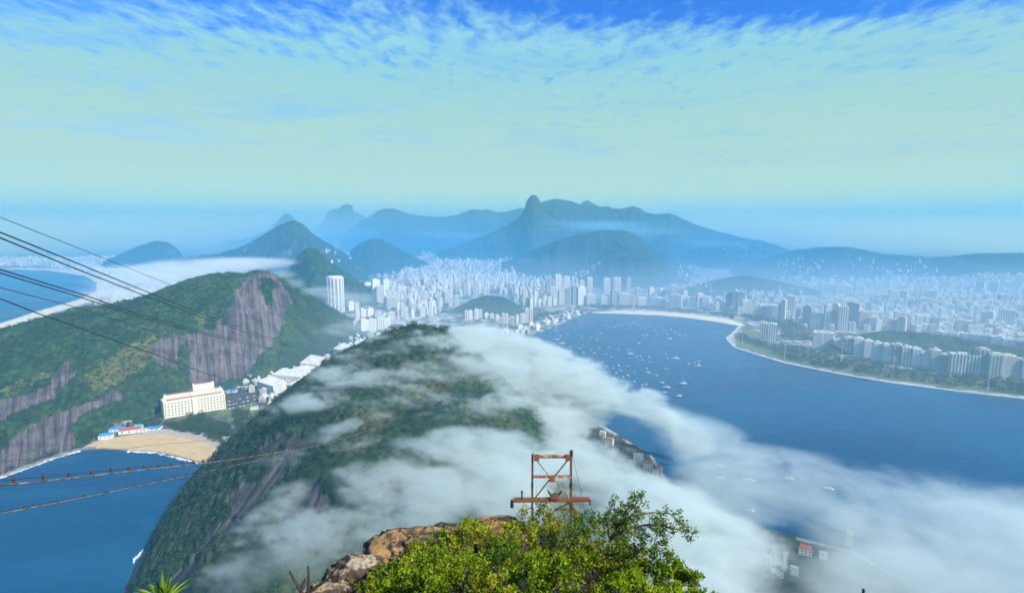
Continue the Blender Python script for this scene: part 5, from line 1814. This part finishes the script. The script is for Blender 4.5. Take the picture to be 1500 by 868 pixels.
bar('post', (780, 664), (779.5, 756), .19, 'rust_dark')
bar('post', (836.5, 664), (836, 756), .21, 'rust_dark')
bar('top_beam', (783, 668.5), (834, 668.5), .24, 'rust', -.05)
bar('middle_beam', (781, 698), (836, 698), .19, 'rust', -.04)
bar('brace', (784, 671), (806, 698), .09, 'rust', -.07, angle=False)
bar('brace', (833, 671), (811, 698), .12, 'rust_dark', -.08, angle=False)
bar('brace', (806, 700), (784, 728), .12, 'rust_dark', -.07, angle=False)
bar('brace', (811, 700), (833, 728), .09, 'rust', -.08, angle=False)
bar('lower_brace', (834, 735), (812, 747), .20, 'rust_dark', -.07, angle=False)
bar('lower_strut', (836, 735), (845, 758), .26, 'rust_dark', -.09, angle=False)
bar('crossarm', (752, 732), (863, 731), .30, 'rust_red', -.16, .34)
for a, b_, nm in (((786, 664), (786, 674), 0), ((832, 664), (832, 674), 1), ((804, 700), (813, 700), 2)):
    mb = MB()
    c_ = (T_(*a, -.12) + T_(*b_, -.12)) / 2
    mb.box((c_.x, c_.y, c_.z - .3), (.46, .05, .6))
    mb.build('gusset_plate', M['rust_orange'], e)
mb = MB()
c_ = T_(836.8, 662, 0)
mb.box((c_.x, c_.y, c_.z - .35), (.26, .26, .5))
mb.build('post_top', M['darkmetal'], e)
mb = MB()
c_ = T_(750, 735, -.15)
mb.prism([(c_.x + .16 * math.cos(k), c_.y + .16 * math.sin(k)) for k in np.linspace(0, 2 * math.pi, 9)[:-1]], c_.z - .4, c_.z + .28, .8)
mb.build('end_weight', M['darkmetal'], e)
mb = MB()
c_ = T_(864, 734, -.15)
mb.box((c_.x, c_.y, c_.z - .25), (.12, .2, .5))
mb.build('end_bracket', M['rust_dark'], e)
for a, b_ in (((807, 724), (801.5, 716)), ((813, 724), (813.5, 719.5)), ((818, 724), (823, 717))):
    mb = MB()
    p0, p1 = T_(*a, -.1), T_(*b_, -.1)
    mb.tube([p0, p0.lerp(p1, .25), p0.lerp(p1, .5), p0.lerp(p1, .75), p1], [.11, .07, .11, .06, .03], 8)
    mb.build('insulator', M['darkmetal'], e)
mb = MB()
c_ = T_(812.5, 727.5, -.1)
mb.box((c_.x, c_.y, c_.z - .1), (.75, .4, .4), 0, .8)
mb.build('insulator_seat', M['rust_red'], e)
mb = MB()
p0, p1 = T_(764.5, 730, -.1), T_(764.5, 718, -.1)
mb.tube([p0, p0.lerp(p1, .6), p1], [.07, .07, .10], 8)
mb.build('pin', M['darkmetal'], e)
mb = MB()
mb.tube([T_(839, 670, -.05), T_(848, 705, .4), T_(858, 758, .8)], .016, 5)
mb.build('stay_wire', M['cable'], e)
mb = MB()
mb.tube([T_(785, 700, -.1), T_(785.5, 728, -.1)], .012, 5)
mb.build('hanging_wire', M['cable'], e)
for px in (780, 836):
    mb = MB()
    c_ = T_(px - .5, 709, -.12)
    mb.box((c_.x, c_.y, c_.z - .18), (.2, .16, .36))
    mb.build('splice_plate', M['darkmetal'], e)

# trees standing clear of the cloud on the crown of the domed hill
for i, (px, py, rpx, lb) in enumerate([(651, 481, 8.5, 'round dark tree standing clear of the cloud at the right of the dome top'), (623, 487, 7, 'brownish tree on the dome top between two dark ones'), (604, 484, 9, 'low dark tree beside the brownish one on the dome top'), (577, 482, 10, 'broad dark tree at the left of the dome top')]):
    p_ = at_y(px, py, 885)
    gz_ = float(dome(np.array([p_.x]), np.array([p_.y]))[0][0])
    rad = rpx * 885 / FPX
    e = empty('lone_tree', (p_.x, p_.y, gz_))
    tag(e, lb, 'tree', 'trees on the dome top')
    zc_ = max(p_.z - gz_, rad * .8)
    g_ = np.random.default_rng(400 + i)
    cc = np.array([(g_.normal() * rad * .45, g_.normal() * rad * .45, zc_ + g_.normal() * rad * .3) for _ in range(16)])
    co, f, tn = leaf_clumps(70, cc, g_.uniform(.35, .55, 16) * rad, 1.5, 410 + i, .8)
    link('crown', quad_mesh('crown', co, f, False, {'tint': tn * .6}), M['leaf_olive'] if i == 1 else M['crown'], e)
    mb = MB()
    mb.tube([(0, 0, -2), (.2, 0, zc_ * .5), (.1, .2, zc_)], [.5, .35, .2], 6)
    mb.build('trunk', M['bark'], e)

# ------------------------------------------------------------------ air: haze and cloud
def volume_mat(name, color, density, aniso=0.0, fixed=False):
    m_ = bpy.data.materials.new(name)
    m_.use_nodes = True
    m_.node_tree.nodes.clear()
    t_ = NT(m_.node_tree)
    pv = t_.n('ShaderNodeVolumePrincipled')
    pv.inputs['Color'].default_value = (*color, 1)
    pv.inputs['Density'].default_value = density
    pv.inputs['Anisotropy'].default_value = aniso
    if fixed:
        pv.inputs['Density Attribute'].default_value = ''
    o_ = t_.n('ShaderNodeOutputMaterial')
    t_.link(pv.outputs[0], o_.inputs['Volume'])
    return m_


hz = MB()
hz.box((0, 0, -1.0), (90000, 90000, 735.0))
tag(hz.build('haze', volume_mat('haze_air', HAZE_COLOR, HAZE_DENSITY, 0.0, True)), kind='stuff')


def cloud_volume(name, lo, hi, step, density_fn, mat):
    """a cloud whose density, computed on a lattice of points, becomes a fog volume"""
    n = [int(round((hi[i] - lo[i]) / step[i])) + 1 for i in range(3)]
    hi = [float(lo[i] + (n[i] - 1) * step[i]) for i in range(3)]
    ax = [lo[i] + np.arange(n[i], dtype=np.float32) * step[i] for i in range(3)]
    D = density_fn(ax, n).astype(np.float32)
    # points ordered x fastest
    N = n[0] * n[1] * n[2]
    me_ = bpy.data.meshes.new(name)
    me_.vertices.add(N)
    co = np.empty((n[2], n[1], n[0], 3), np.float32)
    co[..., 0] = ax[0][None, None, :]
    co[..., 1] = ax[1][None, :, None]
    co[..., 2] = ax[2][:, None, None]
    me_.vertices.foreach_set('co', co.ravel())
    a = me_.attributes.new('fog', 'FLOAT', 'POINT')
    a.data.foreach_set('value', np.ascontiguousarray(D.transpose(2, 1, 0)).ravel())
    o_ = link(name, me_, mat)
    g = bpy.data.node_groups.new(name, 'GeometryNodeTree')
    g.interface.new_socket('Geometry', in_out='INPUT', socket_type='NodeSocketGeometry')
    g.interface.new_socket('Geometry', in_out='OUTPUT', socket_type='NodeSocketGeometry')
    t_ = NT(g)
    gi, go = t_.n('NodeGroupInput'), t_.n('NodeGroupOutput')
    vc = t_.n('GeometryNodeVolumeCube')
    vc.inputs['Min'].default_value = lo
    vc.inputs['Max'].default_value = hi
    for k, ax_ in enumerate('XYZ'):
        vc.inputs['Resolution ' + ax_].default_value = n[k]
    p_ = t_.n('GeometryNodeInputPosition')
    s_ = t_.n('ShaderNodeSeparateXYZ')
    t_.link(p_.outputs[0], s_.inputs[0])
    ii = [t_.math('ROUND', t_.math('MULTIPLY', t_.math('SUBTRACT', s_.outputs[k], float(lo[k])), 1.0 / step[k])) for k in range(3)]
    idx = t_.math('ADD', ii[0], t_.math('MULTIPLY', t_.math('ADD', ii[1], t_.math('MULTIPLY', ii[2], float(n[1]))), float(n[0])))
    si = t_.n('GeometryNodeSampleIndex', data_type='FLOAT', domain='POINT')
    na_ = t_.n('GeometryNodeInputNamedAttribute', data_type='FLOAT')
    na_.inputs['Name'].default_value = 'fog'
    t_.link(gi.outputs[0], si.inputs['Geometry'])
    t_.link(na_.outputs[0], si.inputs['Value'])
    t_.link(idx, si.inputs['Index'])
    t_.link(si.outputs[0], vc.inputs['Density'])
    sm = t_.n('GeometryNodeSetMaterial')
    sm.inputs['Material'].default_value = mat
    t_.link(vc.outputs[0], sm.inputs[0])
    t_.link(sm.outputs[0], go.inputs[0])
    md = o_.modifiers.new('fog', 'NODES')
    md.node_group = g
    return tag(o_, kind='stuff')


def march_dome(px, py):
    """where the view line through a pixel meets the near domed hill, else None"""
    dx, dy, dz = ray(px, py)
    ts = np.arange(200, 1400, 4.0)
    x, y, z = ts * dx, ts * dy, CAM_Z + ts * dz
    h, _ = dome(x, y)
    hit = np.nonzero((z < h) & (h > 0))[0]
    return Vector((x[hit[0]], y[hit[0]], z[hit[0]])) if len(hit) else None


def blobs_density(blobs, noise_amp, noise_cell, seed, stretch, soft=0.35, wisp=0.3):
    def fn(ax, n):
        X = ax[0][:, None, None]
        Y = ax[1][None, :, None]
        Zz = ax[2][None, None, :]
        S_ = np.zeros(n, np.float32)
        for (c, r, st) in blobs:
            # only the part of the lattice near the blob
            sl = []
            for k in range(3):
                a0, a1 = np.searchsorted(ax[k], c[k] - max(r) * 1.5), np.searchsorted(ax[k], c[k] + max(r) * 1.5)
                sl.append(slice(a0, max(a1, a0)))
            if any(s.stop <= s.start for s in sl):
                continue
            x, y, z = ax[0][sl[0]][:, None, None] - c[0], ax[1][sl[1]][None, :, None] - c[1], ax[2][sl[2]][None, None, :] - c[2]
            an = r[3] if len(r) > 3 else 0.0
            ca, sa = math.cos(an), math.sin(an)
            q = np.sqrt(((x * ca + y * sa) / r[0]) ** 2 + ((-x * sa + y * ca) / r[1]) ** 2 + (z / r[2]) ** 2)
            if st < 0:
                S_[sl[0], sl[1], sl[2]] += st * np.clip(1.3 - q, 0, 1.3) / 1.3
                continue
            S_[sl[0], sl[1], sl[2]] = np.maximum(S_[sl[0], sl[1], sl[2]], st * np.clip(1.3 - q, 0, 1.3) / 1.3)
        S_ = np.maximum(S_, 0) * (1.0 + 0.4 * noise3(tuple(n), noise_cell * 2.6, seed + 8, 2, 0.5, stretch))
        nz = noise3(tuple(n), noise_cell, seed, 6, 0.62, stretch)
        nb = noise3(tuple(n), noise_cell * .55, seed + 3, 5, 0.6, stretch)
        nz = 0.62 * nz + 0.5 * (0.30 - np.abs(nb)) * 1.6
        # curl the noise by shifting it with a slower one
        wv = noise3(tuple(n), noise_cell * 0.8, seed + 5, 2, 0.5, stretch)
        sh_ = (wv * noise_cell * 0.9).astype(np.int32)
        I, J, K = np.ogrid[0:n[0], 0:n[1], 0:n[2]]
        nz = nz[np.clip(I + sh_, 0, n[0] - 1), np.clip(J - sh_, 0, n[1] - 1), np.broadcast_to(K, tuple(n))]
        val = np.clip((0.5 + noise_amp * nz + S_ * 1.5 - 1.05) / soft, 0, 1) * np.clip(S_ * 5, 0, 1)
        nz2 = np.roll(nz, (n[0] // 3, n[1] // 4), (0, 1))
        thin = np.clip((0.42 + noise_amp * nz2 + S_ * 1.5 - 0.8) / (soft * 1.3), 0, 1) * np.clip(S_ * 3.5, 0, 1)
        val = np.maximum(val, wisp * thin)
        # falls to nothing at the lattice's sides
        for k in range(3):
            e = np.minimum(np.arange(n[k]), np.arange(n[k])[::-1]) / (0.06 * n[k] + 1)
            sh = [1, 1, 1]
            sh[k] = -1
            val = val * np.clip(e, 0, 1).reshape(sh)
        return val * val * (3 - 2 * val)
    return fn


# cloud pouring over the domed hill
B1 = []


def on_hill(px, py, r, st=1.0, off=10.0):
    p = march_dome(px, py)
    if p is None:
        p = at_y(px, py, 900)
    d = (Vector((0, 0, CAM_Z)) - p).normalized()
    B1.append((p + d * off, r, st))


def in_air(px, py, Y, r, st=1.0):
    B1.append((at_y(px, py, Y), r, st))


# the veil that streams across the top and down the flank
for q in [(560, 497, (60, 26, 12, .3), .6), (590, 515, (70, 30, 14, .3), .75), (640, 508, (70, 34, 18, .2), .95), (680, 500, (60, 40, 22, 0), 1.1), (610, 492, (46, 24, 12, .4), .55),
          (520, 540, (66, 26, 12, .5), .62), (560, 555, (86, 28, 14, .4), .75), (620, 550, (96, 34, 16, .3), .85), (690, 540, (80, 40, 24, 0), 1.1), (655, 530, (80, 30, 18, .2), .85), (540, 520, (60, 24, 12, .4), .6),
          (460, 580, (56, 22, 12, .6), .58), (500, 582, (80, 22, 12, .5), .66), (580, 585, (70, 22, 12, .4), .62), (640, 588, (66, 24, 12, .3), .58), (700, 590, (50, 26, 16, .2), .7), (735, 590, (40, 40, 24, 0), .9), (430, 600, (46, 18, 10, .6), .45),
          (515, 625, (34, 15, 9, .4), .95), (560, 612, (28, 14, 8, .3), .8), (490, 640, (34, 14, 8, .4), .6), (655, 610, (50, 16, 9, .3), .5), (540, 650, (40, 16, 9, .3), .45), (440, 665, (40, 16, 9, .5), .4)]:
    on_hill(q[0], q[1], q[2], q[3])
# low cloud lapping the near flank
for q in [(620, 664, (40, 24, 18, .2), .85), (670, 662, (50, 28, 22, .1), 1.05), (725, 670, (56, 32, 28, 0), 1.2), (590, 700, (44, 26, 18, .3), .85), (640, 690, (50, 30, 24, .2), 1.1), (690, 700, (50, 32, 28, .1), 1.2),
          (650, 720, (50, 32, 26, .1), 1.15), (720, 735, (54, 36, 32, 0), 1.4), (545, 710, (32, 20, 14, .3), .75), (570, 740, (44, 26, 18, .3), .85), (625, 755, (46, 30, 26, .2), 1.2), (760, 700, (50, 40, 34, 0), 1.3), (520, 690, (26, 16, 10, .4), .55),
          (420, 745, (34, 18, 11, .6), .62), (455, 770, (38, 22, 13, .5), .7), (400, 790, (40, 22, 13, .5), .7), (360, 820, (36, 20, 12, .5), .66), (430, 820, (44, 26, 17, .4), .9), (440, 720, (34, 16, 10, .5), .5), (370, 770, (36, 16, 10, .6), .5),
          (480, 800, (40, 26, 17, .3), .9), (380, 858, (40, 26, 17, .4), .95), (320, 850, (28, 16, 10, .5), .6), (460, 850, (42, 28, 22, .3), 1.1), (510, 765, (34, 20, 13, .3), .7), (520, 810, (36, 24, 18, .2), 1.0), (560, 780, (40, 26, 20, .2), 1.0), (350, 880, (36, 24, 16, .4), .9)]:
    on_hill(q[0], q[1], q[2], q[3])
# the thick bank that spills down the far side toward the bay
for q in [(765, 625, 800, (40, 60, 26), 1.0), (750, 600, 830, (50, 60, 30), 1.1), (640, 487, 940, (60, 60, 16), .9), (700, 500, 930, (60, 60, 26), 1.2), (745, 520, 910, (60, 60, 34), 1.3), (790, 538, 890, (60, 60, 36), 1.2), (840, 555, 870, (60, 60, 32), 1.0), (880, 578, 850, (60, 60, 30), .92),
          (925, 597, 830, (56, 60, 28), .8), (760, 580, 870, (76, 70, 46), 1.3), (820, 605, 850, (76, 70, 42), 1.25), (955, 622, 810, (50, 60, 28), .75), (1000, 640, 800, (44, 50, 24), .6), (720, 555, 890, (64, 50, 38), 1.2), (880, 612, 840, (50, 50, 24), .85), (790, 570, 880, (70, 60, 40), 1.2),
          (800, 690, 660, (70, 70, 44), 1.45), (860, 725, 620, (70, 70, 44), 1.45), (760, 740, 560, (60, 60, 44), 1.4), (930, 755, 560, (60, 60, 36), 1.3), (800, 645, 740, (56, 60, 40), 1.1), (770, 620, 780, (56, 60, 34), .95), (860, 690, 680, (50, 50, 34), 1.2),
          (980, 780, 530, (70, 70, 36), 1.0), (920, 820, 500, (60, 60, 36), 1.1), (1010, 840, 480, (70, 70, 34), .95), (1060, 810, 510, (60, 60, 28), .75)]:
    in_air(q[0], q[1], q[2], q[3], q[4])
# clear pockets over the village
for px, py, z_, rx_, st_ in [(925, 672, 42, 60, -.75), (950, 690, 38, 40, -.5), (893, 650, 48, 40, -.4)]:
    c_ = at_z(px, py, z_)
    d_ = math.atan2(c_.y, c_.x)
    B1.append((c_, (150, rx_, 60, d_), st_))
CLOUD_MAT = volume_mat('cloud_vapour', (0.87, 0.95, 0.93), 0.050, 0.2)
cloud_volume('cloud', (-470, 400, 20), (440, 1060, 290), (3.4, 3.4, 2.6), blobs_density(B1, 2.7, 15, 11, (1.4, 0.9, 0.55), soft=0.7, wisp=0.2), CLOUD_MAT)

# the low bank over the water
B2 = []


def over_bay(px, py, z, r, st=1.0):
    B2.append((at_z(px, py, z), r, st))


for q in [(960, 635, 75, (80, 100, 30), .9), (1015, 655, 70, (80, 100, 30), .95), (1050, 690, 64, (90, 80, 28), .75), (1040, 730, 60, (90, 70, 30), 1.0), (1110, 672, 56, (70, 50, 18), .62), (1180, 690, 54, (80, 50, 18), .62), (1000, 760, 60, (80, 60, 32), 1.2), (1100, 735, 60, (90, 60, 28), .95),
          (1170, 735, 60, (90, 60, 28), .95), (1240, 745, 60, (90, 60, 30), 1.05), (1310, 725, 60, (90, 60, 28), .9), (1370, 735, 60, (90, 60, 28), 1.0), (1440, 755, 60, (100, 60, 30), 1.05), (1520, 765, 60, (110, 60, 30), 1.05), (1250, 700, 52, (80, 40, 16), .6), (1320, 700, 50, (60, 34, 14), .45), (1330, 770, 60, (90, 60, 32), 1.15), (1420, 790, 60, (100, 60, 32), 1.15), (1500, 810, 60, (110, 60, 32), 1.15),
          (1060, 790, 60, (70, 50, 30), 1.1), (1290, 800, 60, (90, 50, 30), 1.15), (1370, 820, 60, (90, 50, 30), 1.15), (1460, 840, 60, (90, 50, 32), 1.15), (1225, 785, 60, (56, 40, 26), .95), (1050, 850, 60, (60, 40, 32), 1.2), (1240, 865, 60, (70, 40, 30), 1.1),
          (1330, 865, 60, (80, 40, 32), 1.15), (1430, 880, 60, (90, 50, 32), 1.15), (1560, 860, 60, (110, 60, 32), 1.15), (1130, 790, 50, (50, 26, 14), .5), (1150, 880, 50, (60, 30, 20), .9), (900, 640, 80, (50, 50, 18), .45), (1080, 870, 60, (50, 40, 28), 1.1)]:
    over_bay(*q)
for px, py, z_, rx_, st_ in [(925, 672, 40, 60, -.62), (950, 690, 36, 40, -.4), (1150, 825, 45, 50, -.42)]:
    c_ = at_z(px, py, z_)
    B2.append((c_, (150, rx_, 60, math.atan2(c_.y, c_.x)), st_))
cloud_volume('cloud', (60, 380, 6), (1150, 1200, 150), (5.0, 5.0, 3.6), blobs_density(B2, 2.8, 17, 21, (1.5, 1.0, 0.6), soft=0.85, wisp=0.3), volume_mat('bay_cloud_vapour', (0.87, 0.95, 0.93), 0.0145, 0.2))

# mist lying against the far mountains
B3 = []
for q in [(880, 330, 5300, (700, 300, 60, 0), .8), (820, 325, 5400, (500, 260, 50), .7), (960, 345, 5300, (700, 300, 70), .75), (1050, 358, 5000, (600, 300, 60), .7), (930, 336, 5200, (500, 250, 45), .8),
          (600, 345, 7600, (1300, 500, 120), .8), (700, 345, 6800, (900, 400, 100), .7), (520, 345, 8500, (1200, 600, 110), .7), (760, 385, 4000, (500, 300, 50), .4)]:
    B3.append((at_y(q[0], q[1], q[2]), q[3], q[4]))
cloud_volume('mist', (-3600, 3400, 10), (3200, 9400, 620), (50, 50, 20), blobs_density(B3, 1.2, 9, 31, (1.8, 1.0, 0.35), soft=0.9), volume_mat('mist_vapour', (0.50, 0.84, 1.0), 0.0022))

# veil over the far beach town, slipping across the crest of the green hill
B4 = []
for q in [(235, 396, 2500, (260, 220, 36), 1.0), (300, 390, 2300, (260, 200, 36), 1.15), (360, 386, 2100, (180, 140, 24), 1.1), (190, 412, 2400, (240, 200, 34), .85), (260, 408, 2200, (240, 160, 36), 1.05), (310, 402, 2000, (160, 110, 26), 1.1), (210, 430, 2100, (160, 140, 30), .7), (255, 424, 2000, (150, 120, 24), .8), (150, 425, 2300, (180, 160, 28), .55),
          (350, 398, 1700, (50, 70, 16), 1.2), (365, 408, 1650, (34, 60, 16), 1.1), (378, 418, 1630, (24, 46, 14), .9), (408, 403, 1740, (46, 60, 18), 1.2), (425, 415, 1760, (50, 60, 18), 1.1), (442, 428, 1800, (56, 60, 16), .9), (462, 430, 2000, (140, 100, 26), .9), (520, 440, 2100, (150, 110, 30), .6), (600, 468, 1500, (180, 140, 18), .7), (540, 478, 1500, (140, 120, 18), .6), (300, 420, 1640, (40, 40, 10), .6)]:
    B4.append((at_y(q[0], q[1], q[2]), q[3], q[4]))
cloud_volume('mist', (-1900, 1200, 10), (100, 2600, 320), (14, 14, 7), blobs_density(B4, 1.9, 11, 41, (1.5, 1.0, 0.5), soft=0.6), volume_mat('veil_vapour', (0.93, 0.98, 1.0), 0.0048))


# pale mist lying over the far coast and the open sea behind the mountains
def far_mist(ax, n):
    X, Y, Zz = np.meshgrid(*ax, indexing='ij')
    r = np.hypot(X, Y)
    az = np.degrees(np.arctan2(X, Y))
    start = 7000 + 500 * fbm2(X / 2500, Y / 2500, 3, 301)
    a = np.clip((r - start) / 2200, 0, 1)
    top = 560 + 100 * fbm2(X / 3000, Y / 3000, 3, 302)
    v = np.clip((top + 150 - Zz) / 480, 0, 1)
    d = a * v * v
    for k in range(3):
        e = np.minimum(np.arange(n[k]), np.arange(n[k])[::-1]) / (2.0 if k < 2 else 1.0)
        sh = [1, 1, 1]
        sh[k] = -1
        if k < 2:
            d = d * np.clip(e, 0, 1).reshape(sh)
    return d


cloud_volume('mist', (-16000, 2500, 5), (16000, 17000, 730), (200, 200, 45), far_mist, volume_mat('pale_far_mist', (0.97, 0.97, 0.58), 0.0006))


def blue_air(ax, n):
    X, Y, Zz = np.meshgrid(*ax, indexing='ij')
    e_ = lambda q, a, b, f: np.clip(np.minimum(q - a, b - q) / f, 0, 1)
    d = e_(X, -4200, 3600, 1800) * np.clip((Y - 1400) / 2200, 0, 1) * np.clip((8800 - Y) / 1100, 0, 1) * np.clip((520 + 80 * fbm2(X / 900, Y / 900, 3, 311) - Zz) / 420, 0, 1)
    return d * (0.7 + 0.6 * np.clip(0.5 + fbm2(X / 1300, Y / 900, 4, 312), 0, 1))


cloud_volume('mist', (-4300, 900, 2), (5700, 8900, 602), (100, 100, 40), blue_air, volume_mat('blue_valley_air', (0.09, 0.48, 1.0), 0.00030))


def bay_mist(ax, n):
    X, Y, Zz = np.meshgrid(*ax, indexing='ij')
    e_ = lambda q, a, b, f: np.clip(np.minimum(q - a, b - q) / f, 0, 1)
    d = e_(X, -900, 3900, 700) * e_(Y, 650, 3900, 800) * np.clip((210 + 60 * fbm2(X / 400, Y / 400, 3, 321) - Zz) / 170, 0, 1)
    return d * (0.55 + 0.9 * np.clip(0.5 + fbm2(X / 700, Y / 500, 4, 322), 0, 1))


cloud_volume('mist', (-950, 600, 1), (3950, 4000, 271), (60, 60, 30), bay_mist, volume_mat('bay_mist_vapour', (0.68, 0.86, 1.0), 0.00052))
